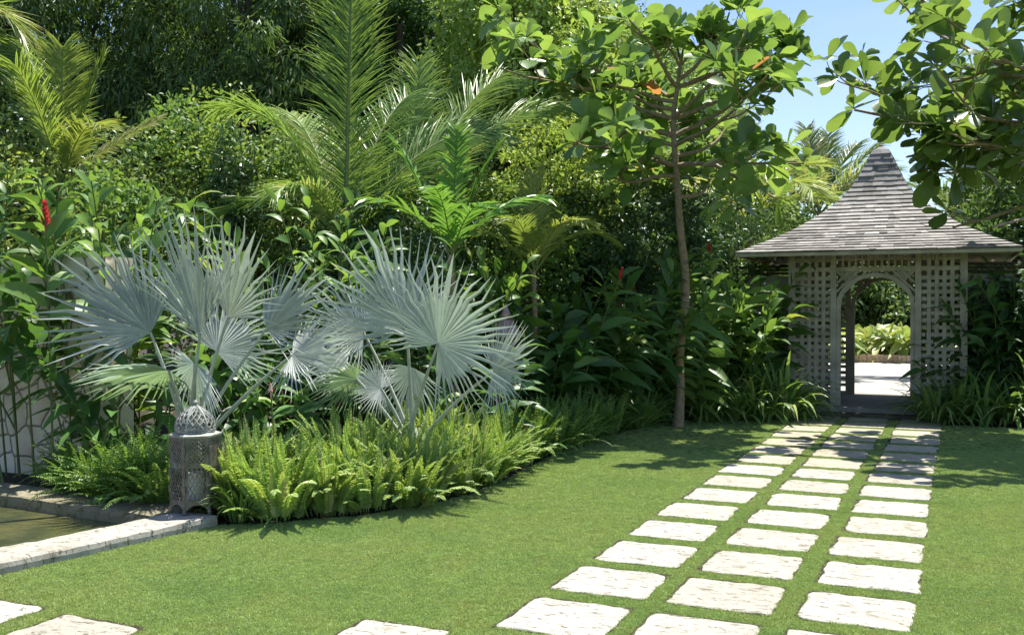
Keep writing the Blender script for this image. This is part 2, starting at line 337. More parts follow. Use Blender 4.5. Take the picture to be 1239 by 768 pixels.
# ground: one sheet to the horizon with the pool basin cut out of it
def ring_ground():
    x0, x1, y0, y1 = -11.5, -5.6, 2.0, 6.05; S = 400
    v = [(-S, -S), (S, -S), (S, S), (-S, S), (x0, y0), (x1-.45, y0), (x1+.0, y1), (x0, y1)]
    mb = MB(); mb.add([(a, b_, -.012) for a, b_ in v], q=[(0, 1, 5, 4), (1, 2, 6, 5), (2, 3, 7, 6), (3, 0, 4, 7)])
    return mb.build('ground', M['soil'])
tag(ring_ground(), kind='structure')
tag(flat_poly('lawn', LAWN, 0, M['lawn']), kind='structure')
mb = MB(); mb.add([(-11.6, 1.5, -.025), (-5.35, 1.5, -.025), (-5.35, 6.2, -.025), (-11.6, 6.2, -.025)], q=[(0, 1, 2, 3)]); tag(mb.build('water', M['water']), kind='structure')
mb = MB(); mb.add([(-14, 19.5, .02), (16, 19.5, .02), (16, 31.2, .02), (-14, 31.2, .02)], q=[(0, 1, 2, 3)]); tag(mb.build('gravel_court', M['gravel']), kind='structure')

# ---- paving stones
def slab_mesh(wx, wy, h, seed, amp=.012):
    rs = np.random.default_rng(seed); n = 56; a = (np.arange(n)+.5)/n*4; k = a.astype(int); f = a-k
    base = np.array([(-1, -1), (1, -1), (1, 1), (-1, 1)]); p = base[k]*(1-f[:, None])+base[(k+1) % 4]*f[:, None]
    rr = 1-.05*np.clip((np.abs(p).min(1)-.78)/.22, 0, 1)**2
    nz = sum(rs.normal()*np.sin(np.arange(n)/n*2*pi*q_+rs.random()*6)/(1+q_*.25) for q_ in range(2, 16))
    rr = rr*(1+nz*amp/wx*1.0)+rs.normal(size=n)*.006
    p = p*rr[:, None]*np.array([wx, wy])/2
    mb = MB(); tl = 0; up = h
    rings = [(1.0, -.03), (1.0, up*.45), (.985, up*.85), (.955, up)]
    V = np.concatenate([np.c_[p*s_, np.full(n, z)+(rs.normal(size=n)*.0012 if s_ < 1 else 0)] for s_, z in rings]+[np.c_[p*.5, np.full(n, up)+rs.normal(size=n)*.0015], [[0, 0, up]]])
    q = []; 
    for r_ in range(4):
        for j in range(n): q.append((r_*n+j, r_*n+(j+1) % n, (r_+1)*n+(j+1) % n, (r_+1)*n+j))
    t = [(4*n+j, 4*n+(j+1) % n, 5*n) for j in range(n)]
    mb.add(V, q=q, t=t); return mb
COLS = [(-1.893, 'left'), (-1.196, 'middle'), (-.493, 'right')]
PW, PD, PITCH, Y0 = .562, .565, .757, 4.70
ORD = ['first', 'second', 'third', 'fourth', 'fifth', 'sixth', 'seventh', 'eighth', 'ninth', 'tenth', 'eleventh', 'twelfth', 'thirteenth', 'fourteenth', 'fifteenth', 'sixteenth']
slabs = []
first_row = {'left': 0, 'middle': 0, 'right': 0}
for cx, cn in COLS:
    for r_ in range(-1, 15):
        yc = Y0+r_*PITCH+PD/2
        if r_ == 14: yc -= .02
        slabs.append((cx+rng.normal()*.008, yc+rng.normal()*.008, PW+rng.normal()*.008, PD+rng.normal()*.008, cn, r_))
paver_rects = []
for i, (x, y, a, b_, cn, r_) in enumerate(slabs):
    o = slab_mesh(a, b_, .009, 100+i).build('paving_stone', M['paver'] if r_ < 8 else M['paver_old'], smooth=False)
    o.location = (x, y, 0); o.rotation_euler.z = rng.normal()*.008; paver_rects.append((x, y, a, b_))
    wh = 'nearest' if r_ == -1 else ORD[r_+1]
    look = 'white coral stone slab in sun' if r_ < 7 else ('mossy stone slab dappled by tree shade' if r_ < 13 else 'mossy stone slab by the pavilion step')
    tag(o, f'{look}, {cn} path column, {wh} from the near end', 'paving stone', 'paving stones of the path to the pavilion')
for x, y, a, b_, lb in [(-4.84, 3.72, .56, .52, 'white stone slab cut by the left photo edge beside the pool coping'), (-4.085, 3.67, .55, .52, 'white stone slab in the lower left corner, right of the one cut by the edge'), (-2.60, 4.26, .50, .52, 'lone white stone slab at the lower frame edge left of the path'),
                        (-3.35, 3.9, .5, .5, None)]:
    if lb is None: continue
    o = slab_mesh(a, b_, .009, int(abs(x)*1000)).build('paving_stone', M['paver']); o.location = (x, y, 0); o.rotation_euler.z = -.02
    paver_rects.append((x, y, a, b_)); tag(o, lb, 'paving stone', 'stepping stones across the lower lawn')
mb = MB()
for x, y, a, b_ in paver_rects: mb.add([(x-a/2-.022, y-b_/2-.006, .003), (x+a/2+.006, y-b_/2-.006, .003), (x+a/2+.006, y+b_/2+.028, .003), (x-a/2-.022, y+b_/2+.028, .003)], q=[(0, 1, 2, 3)])
tag(mb.build('soil_under_paving', M['soil']), kind='structure')

# ---- turf: tufts of blades scattered by geometry nodes over the lawn
def tuft(seed):
    rs = np.random.default_rng(seed); n = 22; mb = MB(); a = rs.random(n)*2*pi; r_ = np.sqrt(rs.random(n))*.032
    pos = np.c_[r_*np.cos(a), r_*np.sin(a), np.zeros(n)]; d = azdir(rs.random(n)*2*pi, R(30)+rs.random(n)*R(50))
    leaves(mb, T_RIB, pos, d, azdir(rs.random(n)*2*pi, np.zeros(n)), .013+rs.random(n)*.012, .0026+rs.random(n)*.0014, .25, rs.random(n))
    return bpy.data.objects.new('grass_tuft', mb.mesh('grass_tuft', M['grass']))
def make_grass():
    pts = []; 
    for (z0, z1, dens) in ((3.8, 6, 2600), (6, 8.5, 1900), (8.5, 11.5, 1100), (11.5, 17, 560)):
        u0, u1 = -100, 1850; area = (z1-z0)*(u1-u0)/FPX*(z0+z1)/2; n = int(area*dens)
        Z = np.sqrt(z0**2+rng.random(n)*(z1**2-z0**2)); a = (u0-619.5+rng.random(n)*(u1-u0))/FPX*Z
        x = CX[0]*a+CY[0]*Z; y = CX[1]*a+CY[1]*Z; pts.append(np.c_[x, y])
    p = np.concatenate(pts); k = inpoly(p[:, 0], p[:, 1], LAWN)
    jt = np.sin(p[:, 0]*23+np.sin(p[:, 1]*31)*2)*np.sin(p[:, 1]*27+p[:, 0]*9)*.012+rng.normal(size=len(p))*.006
    for x, y, a, b_ in paver_rects:
        k &= ~((p[:, 0] > x-a/2-.016+jt) & (p[:, 0] < x+a/2-.002+jt) & (p[:, 1] > y-b_/2-.002+jt) & (p[:, 1] < y+b_/2+.018+jt))
    k &= p[:, 0] > coping_x(p[:, 1])+.02
    k &= ~((np.abs(p[:, 0]+1.19) < 1.2) & (p[:, 1] > 15.62))
    p = p[k]; mb = MB(); mb.add(np.c_[p, np.zeros(len(p))]); o = mb.build('grass', M['grass'])
    tag(o, 'short mown green turf covering the lawn', 'grass', kind='stuff')
    col = bpy.data.collections.new('grass_tufts')
    for s_ in range(5): col.objects.link(tuft(50+s_))
    ng = bpy.data.node_groups.new('scatter', 'GeometryNodeTree')
    ng.interface.new_socket('Geometry', in_out='INPUT', socket_type='NodeSocketGeometry'); ng.interface.new_socket('Geometry', in_out='OUTPUT', socket_type='NodeSocketGeometry')
    N = ng.nodes.new; gi = N('NodeGroupInput'); go = N('NodeGroupOutput'); ip = N('GeometryNodeInstanceOnPoints'); ci = N('GeometryNodeCollectionInfo')
    ci.inputs[0].default_value = col; ci.inputs['Separate Children'].default_value = True; ci.inputs['Reset Children'].default_value = True
    rr = N('FunctionNodeRandomValue'); rr.data_type = 'FLOAT_VECTOR'; rr.inputs[0].default_value = (-.08, -.08, 0); rr.inputs[1].default_value = (.08, .08, 6.28)
    rs_ = N('FunctionNodeRandomValue'); rs_.data_type = 'FLOAT'; rs_.inputs[2].default_value = .75; rs_.inputs[3].default_value = 1.1
    ip.inputs['Pick Instance'].default_value = True; L_ = ng.links.new
    L_(gi.outputs[0], ip.inputs['Points']); L_(ci.outputs[0], ip.inputs['Instance']); L_(rr.outputs[0], ip.inputs['Rotation']); L_(rs_.outputs[1], ip.inputs['Scale']); L_(ip.outputs[0], go.inputs[0])
    md = o.modifiers.new('scatter', 'NODES'); md.node_group = ng; print('grass tufts', len(p))
make_grass()

# ---- pool coping
def coping_block(name, quad, h, mat, seed):
    """long kerb stone from a quad (near-left, near-right, far-right, far-left), with a worn wavy edge"""
    rs = np.random.default_rng(seed); q4 = np.array(quad, float); n = 60; t = np.linspace(0, 1, n)[:, None]
    A = q4[0]*(1-t)+q4[1]*t; B = q4[3]*(1-t)+q4[2]*t; d = unit(B-A); wob = lambda: (np.convolve(rs.normal(size=n+6), np.ones(4)/4, 'same')[3:-3]*.012)[:, None]
    A = A-d*wob(); B = B+d*wob(); rows = []
    for k, (s_, z) in enumerate([(0, -.30), (0, h*.5), (.02, h*.9), (.07, h), (.5, h+.003), (.93, h), (.98, h*.9), (1, h*.5), (1, -.3)]):
        rows.append(np.c_[A*(1-s_)+B*s_, np.full(n, z)+(rs.normal(size=n)*.002 if z > 0 else 0)])
    V = np.stack(rows, 1); m = V.shape[1]; i, j = np.meshgrid(np.arange(n-1), np.arange(m-1), indexing='ij')
    mb = MB(); mb.add(V.reshape(-1, 3), q=np.stack([i*m+j, (i+1)*m+j, (i+1)*m+j+1, i*m+j+1], -1).reshape(-1, 4))
    for e in (0, n-1):
        for j in range(m//2): mb.add(V[e][[j, j+1, m-2-j, m-1-j]], q=[(0, 1, 2, 3)])
    return mb.build(name, mat, smooth=False)
o = coping_block('pool_coping', [(coping_x(1.5), 1.5), (-5.10, 6.02), (-5.48, 6.02), (coping_x(1.5)-.44, 1.5)], .08, M['coping'], 3)
tag(o, 'white coral stone coping along the lawn side of the pool', 'coping', 'stone coping round the pool')
o = coping_block('pool_coping', [(-11.5, 6.27), (-5.30, 5.83), (-5.55, 6.27), (-11.5, 6.7)], .075, M['coping_moss'], 4)
o.location.z = -.003
tag(o, 'moss-stained stone coping at the far side of the pool below the ferns', 'coping', 'stone coping round the pool')

# ---- stone wall behind the pool
wp = P(104, 500, 9.35)
mb = MB(); mb.box(((wp[0]-14)/2, 7.35, .98), (wp[0]+14, .35, 2.3)); o = mb.build('garden_wall', M['wall'])
tag(o, 'white crazy-stone garden wall with dark joints behind the pool', 'wall')

# ------------------------------------------------------------------ pavilion
GX, GY, GF = -1.17, 17.5, .12
def lattice(mb, x0, x1, z0, z1, y, px=.108, wx=.056, axis='x'):
    n = max(2, round((x1-x0)/px)); dx = (x1-x0)/n
    for i in range(1, n): mb_box(mb, axis, (x0+i*dx), y-.008, (z0+z1)/2, wx, .014, z1-z0)
    m_ = max(2, round((z1-z0)/.107)); dz = (z1-z0)/m_
    for i in range(1, m_): mb_box(mb, axis, (x0+x1)/2, y+.008, z0+i*dz, x1-x0, .014, wx)
def mb_box(mb, axis, a, b_, z, da, db, dz):
    if axis == 'x': mb.box((a, b_, z), (da, db, dz))
    else: mb.box((b_, a, z), (db, da, dz))
def pavilion():
    t = empty('pavilion', (GX, GY, 0), 'small square garden pavilion with curved pyramid shingle roof and lattice walls over the path', 'pavilion')
    W_ = 1.29; yf = 1.2
    def part(name, mb, mat, p=t): return mb.build(name, mat, p)
    b = MB(); b.box((0, 0, GF/2-.05), (2.86, 2.9, GF+.1)); part('floor_slab', b, M['slab'])
    b = MB(); b.box((0, -1.60, .028), (1.5, .30, .05)); part('step', b, M['step'])
    for sx in (-1, 1):
        for sy in (-1, 1):
            b = MB(); b.box((sx*(W_-.05), sy*(yf-.05), (GF+2.5)/2), (.1, .1, 2.5-GF)); part('post', b, M['paint'])
            b = MB(); b.box((sx*.612, sy*(yf-.04), (GF+2.5)/2), (.085, .08, 2.5-GF)); part('post', b, M['paint'])
            b = MB(); x0, x1 = sorted((sx*.654, sx*(W_-.1))); lattice(b, x0, x1, GF+.05, 2.2, sy*(yf-.05)); lattice(b, x0, x1, 2.265, 2.5, sy*(yf-.05))
            mb_box(b, 'x', (x0+x1)/2, sy*(yf-.05), GF+.026, x1-x0, .05, .05); part('lattice_panel', b, M['paint'])
    for sy in (-1, 1):
        b = MB()
        for s_ in (-1, 0, 1):
            x0, x1 = (-.57, .57) if s_ == 0 else sorted((s_*.654, s_*(W_-.1)))
            b.box(((x0+x1)/2, sy*(yf-.05)+.002, 2.232), (x1-x0, .07, .064))
        part('header_beam', b, M['paint'])
        b = MB(); lattice(b, -.57, .57, 2.265, 2.5, sy*(yf-.05), .095, .03); part('lattice_transom', b, M['paint'])
        # arch board with diagonal slats in the spandrels
        b = MB(); n = 28; a = np.linspace(0, pi, n); ra, rb, zc = .50, .44, 1.67; y = sy*(yf-.05)
        for yy in (-.02, .02):
            pass
        inn = np.c_[ra*np.cos(a), rb*np.sin(a)+zc]; out_ = np.c_[(ra+.065)*np.cos(a), (rb+.06)*np.sin(a)+zc]
        V = []
        for pt in (inn, out_):
            for yy in (y-.022, y+.022): V.append(np.c_[pt[:, 0], np.full(n, yy), pt[:, 1]])
        V = np.stack(V); f = []
        for j in range(n-1):
            I = lambda k: (k*n+j, k*n+j+1)
            for (p_, q_) in ((0, 1), (1, 3), (3, 2), (2, 0)): f.append((p_*n+j, p_*n+j+1, q_*n+j+1, q_*n+j))
        b.add(V.reshape(-1, 3), q=f)
        for s_ in (-1, 1): b.box((s_*.535, y, (1.67+GF)/2), (.064, .04, 1.67-GF))
        part('arch', b, M['paint'])
        b = MB()
        for s_ in (-1, 1):
            for k, dd in enumerate(np.arange(.10, .5, .09)):
                for dr in (1, -1):
                    # slats at 45 degrees clipped to the spandrel between arch and header
                    pts = []
                    for q_ in np.linspace(-.5, .5, 81):
                        x = .57-dd+q_*1 if dr == 1 else .57-dd+q_; z = 2.2-dd*.4+(q_ if dr == 1 else -q_)-.05
                        if x < .568 and z < 2.2 and x > 0 and ((x/(ra+.05))**2+((z-zc)/(rb+.045))**2 > 1) and z > zc+.05: pts.append((x, z))
                    if len(pts) > 2:
                        (xa, za), (xb, zb) = pts[0], pts[-1]; L_ = math.hypot(xb-xa, zb-za)
                        ang = math.atan2(zb-za, (xb-xa)); mm = Matrix.Rotation(-ang if s_ == 1 else ang-pi, 3, 'Y')
                        b.box((s_*(xa+xb)/2, y+(.009 if dr == 1 else -.009), (za+zb)/2), (L_, .012, .03), M=mm)
        part('spandrel_slats', b, M['paint'])
    for sx in (-1, 1):
        b = MB(); lattice(b, -yf+.1, yf-.1, GF+.05, 2.2, sx*(W_-.05), axis='y'); lattice(b, -yf+.1, yf-.1, 2.265, 2.5, sx*(W_-.05), axis='y')
        b.box((sx*(W_-.05), 0, 2.232), (.06, 2*yf-.2, .064)); part('side_lattice', b, M['paint'])
    # roof: courses of separate shingles on a concave pyramid
    prof = np.array([(1.97, 2.47), (1.58, 2.65), (1.21, 2.85), (.90, 3.07), (.66, 3.27), (.51, 3.44), (.39, 3.61), (.29, 3.81), (.20, 4.02), (.12, 4.20)])
    seg = np.r_[0, np.cumsum(np.hypot(*np.diff(prof, axis=0).T))]; Ltot = seg[-1]; nc = 26
    f = lambda s_: np.array([np.interp(s_, seg, prof[:, 0]), np.interp(s_, seg, prof[:, 1])])
    b = MB(); rs = np.random.default_rng(5)
    for side in range(4):
        ax = np.array([(1, 0), (0, 1), (-1, 0), (0, -1)][side]); nx = np.array([(0, -1), (1, 0), (0, 1), (-1, 0)][side])
        for c_ in range(nc):
            s0 = Ltot*c_/nc; s1 = min(Ltot, s0+Ltot/nc*1.35); h0, z0 = f(s0); h1, z1 = f(s1); x = -h0
            while x < h0-.01:
                wd = min(rs.uniform(.09, .26), h0-x); 
                if h0-x-wd < .04: wd = h0-x
                xa, xb = x+.0007, x+wd-.0007; k = h1/h0; th = .020+rs.random()*.008; dz = rs.normal()*.002; sl_ = rs.normal()*.004
                def pt(xx, h, z, up): 
                    g = nx*(h+up*.35)+ax*xx; return (g[0], g[1], z+up)
                tb = .027
                V = [pt(xa, h0+sl_, z0-sl_*.6, tb+dz), pt(xb, h0+sl_, z0-sl_*.6, tb+dz), pt(xb*k, h1, z1, .006), pt(xa*k, h1, z1, .006),
                     pt(xa, h0+sl_, z0-sl_*.6, tb+dz-th), pt(xb, h0+sl_, z0-sl_*.6, tb+dz-th), pt(xb*k, h1, z1, .001), pt(xa*k, h1, z1, .001)]
                b.add(V, q=[(0, 1, 2, 3), (4, 7, 6, 5), (0, 4, 5, 1), (1, 5, 6, 2), (3, 2, 6, 7), (0, 3, 7, 4)], r=np.clip(rs.normal(.5, .25), 0, 1)); x += wd
    roof = part('roof', b, M['shingle'])
    b = MB(); n4 = []
    for h, z in prof: n4 += [(-h, -h, z-.012), (h, -h, z-.012), (h, h, z-.012), (-h, h, z-.012)]
    k = len(prof); q = [(i*4+j, i*4+(j+1) % 4, (i+1)*4+(j+1) % 4, (i+1)*4+j) for i in range(k-1) for j in range(4)]
    b.add(n4, q=q); b.build('roof_underlay', M['bark_dark'], roof)
    b = MB(); b.add([(-1.98, -1.98, 2.445), (1.98, -1.98, 2.445), (1.98, 1.98, 2.445), (-1.98, 1.98, 2.445)], q=[(3, 2, 1, 0)])
    b = MB()
    for sx, sy, dx, dy in ((0, -1, 3.94, .03), (0, 1, 3.94, .03), (-1, 0, .03, 3.88), (1, 0, .03, 3.88)): b.box((sx*1.955, sy*1.955, 2.44), (dx, dy, .05))
    for i in range(9):
        xx = -1.7+i*.425
        for sy in (-1, 1): b.box((xx, sy*1.6, 2.475), (.05, .66, .06)); b.box((sy*1.6, xx, 2.476), (.66, .05, .06))
    b.build('eave_trim', M['paint'], roof)
    b = MB(); b.lathe([(.0, 4.15), (.13, 4.15), (.135, 4.18), (.08, 4.23), (.04, 4.26), (.03, 4.29), (0, 4.30)], n=12); b.build('finial', M['shingle'], roof)
    return t
pavilion()
# garden walls running from the pavilion
def side_wall(x0, x1, lb):
    t = empty('garden_wall', ((x0+x1)/2, 16.9, 0), lb, 'wall', 'cream walls joining the pavilion'); L_ = x1-x0
    b = MB(); b.box((0, 0, 1.05), (L_, .22, 2.2)); b.build('wall_face', M['render'], t)
    b = MB(); 
    for i in range(3): b.box((0, -.02, 2.20+i*.055), (L_, .34-i*.06, .03))
    b.build('louvred_cap', M['bark_dark'], t)
side_wall(.12, 8.5, 'cream garden wall with dark slatted cap right of the pavilion')
side_wall(-12, -2.5, 'cream garden wall behind the ginger left of the pavilion')

# beyond the court
t = empty('brick_planter', (0, 31.3, 0), 'low pale brick kerb seen through the arch across the gravel', 'planter wall')
b = MB()
for i in range(150): b.box((-9+i*.12+rng.normal()*.002, .0, .12+rng.normal()*.003), (.112, .12, .26), r=rng.random())
b.build('brick_course', M['brick'], t)
b = MB(); b.box((0, .12, .10), (18, .1, .22)); b.build('mortar_backing', M['render'], t)
mb = MB(); mb.add([(-14, 31.4, .2), (16, 31.4, .2), (16, 60, .25), (-14, 60, .25)], q=[(0, 1, 2, 3)]); tag(mb.build('planting_bed', M['soil']), kind='structure')
t = empty('outbuilding', (-3.6, 44, 0), 'low building with grey shingle roof beyond the far planting', 'building')
b = MB(); b.box((0, 0, 1.3), (12, 6, 2.6)); b.build('wall', M['render'], t)
b = MB(); b.add([(-7, -4, 2.55), (7, -4, 2.55), (7, 0, 3.9), (-7, 0, 3.9), (-7, 4, 2.55), (7, 4, 2.55)], q=[(0, 1, 2, 3), (3, 2, 5, 4)])
for c_ in range(14): b.box((0, -3.95+c_*.28, 2.58+c_*.0945), (14, .3, .03), r=rng.random())
b.build('roof', M['shingle'], t)

# ------------------------------------------------------------------ lantern and candle
def lantern():
    lp = P(236, 614, 7.72); lx, ly = lp[0], lp[1]
    t = empty('lantern', (lx, ly, .082), 'tall hexagonal pierced metal lantern with domed top on the pool coping', 'lantern', rz=YAW+R(21))
    Rr = .182; zb, zt = .08, .585
    hexp = lambda i, r=Rr: np.array([r*cos(pi/3*i), r*sin(pi/3*i)])
    for i in range(6):
        a_, b2 = hexp(i), hexp(i+1); mid = (a_+b2)/2; L_ = np.linalg.norm(b2-a_); dr = (b2-a_)/L_; ang = math.atan2(dr[1], dr[0])
        b = MB(); ca, sa = cos(ang), sin(ang)
        def bar(u0, z0, u1, z1, wd=.006, th=.004):
            c_ = a_+dr*((u0+u1)/2); l_ = math.hypot(u1-u0, z1-z0); al = math.atan2(z1-z0, u1-u0)
            mm = np.array(Matrix.Rotation(ang, 3, 'Z')@Matrix.Rotation(-al, 3, 'Y')); b.box((c_[0], c_[1], (z0+z1)/2), (l_, th, wd), M=mm)
        # frame
        bar(.0, zb+.015, L_, zb+.015, .03, .007); bar(0, zt-.015, L_, zt-.015, .03, .007)
        bar(.014, zb+.03, .014, zt-.03, .026, .006); bar(L_-.014, zb+.03, L_-.014, zt-.03, .026, .006)
        # pierced upper sheet, dense diamonds; lower window of open diamonds
        def diamonds(z0, z1, nx, nz, wd):
            u0, u1 = .026, L_-.026; du = (u1-u0)/nx; dz = (z1-z0)/nz
            for ix in range(nx):
                for iz in range(nz):
                    ua, za = u0+ix*du, z0+iz*dz
                    bar(ua, za, ua+du/2, za+dz/2, wd); bar(ua+du/2, za+dz/2, ua+du, za+dz, wd)
                    bar(ua, za+dz, ua+du/2, za+dz/2, wd, .0035); bar(ua+du/2, za+dz/2, ua+du, za, wd, .0035)
        diamonds(zb+.03, zb+.27, 4, 4, .0065); diamonds(zb+.31, zt-.03, 4, 5, .0105)
        bar(.026, zb+.29, L_-.026, zb+.29, .04, .005)
        b.build('side_panel', M['verdigris'], t)
        b = MB(); b.box((a_[0]*1.01, a_[1]*1.01, (zb+zt)/2), (.012, .012, zt-zb+.01), rz=pi/3*i)
        for zz in (.19, .31, .49): b.box((a_[0]*1.03, a_[1]*1.03, zz), (.02, .026, .05), rz=pi/3*i)
        b.build('corner_strip', M['verdigris'], t)
        # scalloped apron and foot
        b = MB(); n = 12; us = np.linspace(0, L_, n+1)
        for k in range(n):
            def zz(u): return zb-.005-.055*abs(2*u/L_-1)**2.2
            p_ = [a_+dr*us[k], a_+dr*us[k+1]]; nn = np.array([dr[1], -dr[0]])*.003
            V = []
            for s_ in (1, -1):
                V += [(*(p_[0]+nn*s_), zz(us[k])), (*(p_[1]+nn*s_), zz(us[k+1])), (*(p_[1]+nn*s_), zb+.012), (*(p_[0]+nn*s_), zb+.012)]
            b.add(V, q=[(0, 1, 2, 3), (7, 6, 5, 4), (0, 4, 5, 1)])
        b.build('apron', M['verdigris'], t)
        b = MB(); b.lathe([(.0, 0), (.012, 0), (.016, .02), (.009, .05), (.012, .09)], (a_[0]*.99, a_[1]*.99, 0), 8); b.build('foot', M['verdigris'], t)
    b = MB(); b.lathe([(0, zb-.002), (Rr*.98, zb-.002), (Rr*.98, zb+.008), (0, zb+.008)], n=6); b.build('base_plate', M['verdigris'], t)
    b = MB(); b.lathe([(.12, zt-.004), (Rr*1.08, zt-.004), (Rr*1.09, zt+.012), (Rr*1.02, zt+.018), (.138, zt+.032), (.11, zt+.032), (.11, zt-.004)], n=6); b.build('rim', M['lantern_cap'], t)
    # dome: ribs and crossing spirals
    H_ = .20; z0 = zt+.03
    def dome(tt): return .138*np.cos(pi/2*np.clip(tt, 0, 1)**1.35)**.85*(1+.06*np.sin(pi*tt))+.005, z0+H_*tt
    b = MB(); tt = np.linspace(0, 1, 22); r_, z_ = dome(tt)
    tubes(b, [np.c_[r_*cos(k*pi/3), r_*sin(k*pi/3), z_] for k in range(6)], .009, 6)
    for k in range(18):
        for s_ in (-1, 1):
            an = k*pi/9+s_*tt*1.2; tubes(b, np.c_[r_*np.cos(an), r_*np.sin(an), z_], .0046, 4)
    for q_ in (0, .10):
        rr, zz = dome(np.array([q_])); an = np.linspace(0, 2*pi, 37); tubes(b, np.c_[rr*np.cos(an), rr*np.sin(an), np.full(37, zz[0])], .0052, 5)
    d_ = b.build('dome', M['lantern_cap'], t)
    b = MB(); b.lathe([(0, z0+H_-.01), (.022, z0+H_-.005), (.012, z0+H_+.006), (.018, z0+H_+.014), (.02, z0+H_+.024), (.012, z0+H_+.036), (0, z0+H_+.04)], n=12); b.build('finial', M['lantern_cap'], d_)
    c = empty('candle', (lx, ly, .082+zb+.008), 'thick white pillar candle inside the metal lantern', 'candle')
    b = MB(); b.lathe([(0, 0), (.066, 0), (.068, .01), (.067, .2), (.062, .214), (.05, .2), (.02, .196), (0, .197)], n=28); b.build('wax', M['wax'], c, smooth=False)
    b = MB(); tubes(b, [(0, 0, .19), (.001, 0, .205), (.005, .001, .216)], .002, 6); b.build('wick', M['wick'], c)
lantern()

# garden lamp
gp = P(612, 371, 11.2); gp[2] = 0
t = empty('garden_lamp', gp, 'red-brown garden lamp with tiered conical copper cap among the ginger', 'lamp')
b = MB(); b.box((-.09, 0, .68), (.035, .035, 1.36)); b.box((.09, 0, .68), (.035, .035, 1.36)); b.box((0, 0, 1.15), (.16, .02, .03)); b.box((0, 0, .8), (.16, .02, .03)); b.build('post', M['redwood'], t)
b = MB(); b.lathe([(.0, 1.30), (.20, 1.31), (.205, 1.33), (.12, 1.43), (.085, 1.5), (.05, 1.53)], n=20); b.build('lamp_cap', M['copper'], t, smooth=True)
b = MB(); b.lathe([(.05, 1.52), (.085, 1.53), (.04, 1.6), (.012, 1.67), (0, 1.69)], n=16); b.build('finial', M['copper'], t, smooth=True)

# ------------------------------------------------------------------ silver fan palms
def fan(hub, ang, Rr, sweep=290, n=38, yaw=0., pitch=0., mat='silver', fused=.48, droop=.07, name='fan_leaf', parent=None, org=None):
    """fan leaf: hub point, in-view pointing angle (degrees, 90 = up), radius; yaw and pitch turn its plane away from the viewer"""
    rt, up, tw = CX, np.array([0, 0, 1.]), -CY
    y, p = R(yaw), R(pitch)
    nrm = unit(tw*cos(y)*cos(p)+rt*sin(y)*cos(p)+up*sin(p)); e1 = unit(np.cross(up, nrm)); e2 = np.cross(nrm, e1)
    a = np.radians(ang+np.linspace(-sweep/2, sweep/2, n)+rng.normal(size=n)*.5); da = R(sweep/n)
    mb = MB(); rel = np.abs(np.linspace(-1, 1, n)); L = Rr*(1-.30*rel**2)*(1+rng.normal(size=n)*.03)
    tsp = fused*(1-.25*rel); N = n
    d = np.cos(a)[:, None]*e1+np.sin(a)[:, None]*e2; s = -np.sin(a)[:, None]*e1+np.cos(a)[:, None]*e2
    cup = .10; V = []; rng_t = rng.normal(size=n)*.6
    for t_, wf in ((.02, 1), (.3, 1), (1., 1), (1.2, .86), (1.55, .56), (None, .04)):
        tt = tsp*t_ if t_ is not None else np.ones(N); tt = np.minimum(tt, .97) if t_ is not None else tt
        w0 = np.minimum(tt, tsp)*L*math.tan(da/2)*wf*1.04
        c_ = hub+d*(L*tt)[:, None]+nrm*(L*tt**2*cup)[:, None]-np.array([0, 0, 1])*(droop*L*tt**3*(1+rng.normal(size=N)*.5))[:, None]+s*(rng.normal(size=N)*.012*L*(tt > tsp))[:, None]
        tl = (rng_t*w0)[:, None]
        V += [c_-s*w0[:, None]+nrm*((w0*.8)[:, None]-tl*(tt > tsp)[:, None]), c_-nrm*(w0*.45)[:, None], c_+s*w0[:, None]+nrm*((w0*.8)[:, None]+tl*(tt > tsp)[:, None])]
    V = np.stack(V, 1); k = 18; q = np.array([(i*3+j, i*3+j+1, i*3+j+4, i*3+j+3) for i in range(5) for j in range(2)])
    off = (np.arange(N)*k)[:, None, None]; 
    if org is not None: V = V-org
    mb.add(V.reshape(-1, 3), q=(q[None]+off).reshape(-1, 4), r=np.repeat(rng.random(N), k))
    return mb.build(name, M[mat], parent)
def stalk(p0, p1, r0, r1, bow, mat, parent, org, name='leaf_stalk', k=7):
    t = np.linspace(0, 1, 14)[:, None]; p0 = np.array(p0); p1 = np.array(p1); L_ = np.linalg.norm(p1-p0)
    pts = p0*(1-t)+p1*t+np.array([0, 0, 1.])*bow*L_*np.sin(pi*t)-org
    mb = MB(); tubes(mb, pts, np.linspace(r0, r1, 14), k); return mb.build(name, M[mat], parent, smooth=True)
def silver_palm(base_u, Z, fans, label):
    g = G(base_u, Z); t = empty('silver_fan_palm', g, label, 'palm', 'silver fan palms behind the fern border')
    b = MB(); b.lathe([(.12, 0), (.10, .12), (.13, .28), (.11, .42), (.05, .52)], n=12); b.build('trunk', M['silver_stalk'], t)
    for (u, v, dz, ang, rpx, sw, yw, pt, mt) in fans:
        h = P(u, v, Z+dz); Rr = rpx*(1.02 if base_u < 300 else .97)/FPX*(Z+dz)
        f = fan(h, ang, Rr, sw, max(20, int(sw/6.0)), yw, pt, mt, parent=t, org=g)
        stalk(g+np.array([rng.normal()*.04, rng.normal()*.04, .35]), h, .022, .011, .04, 'silver_stalk', t, g)
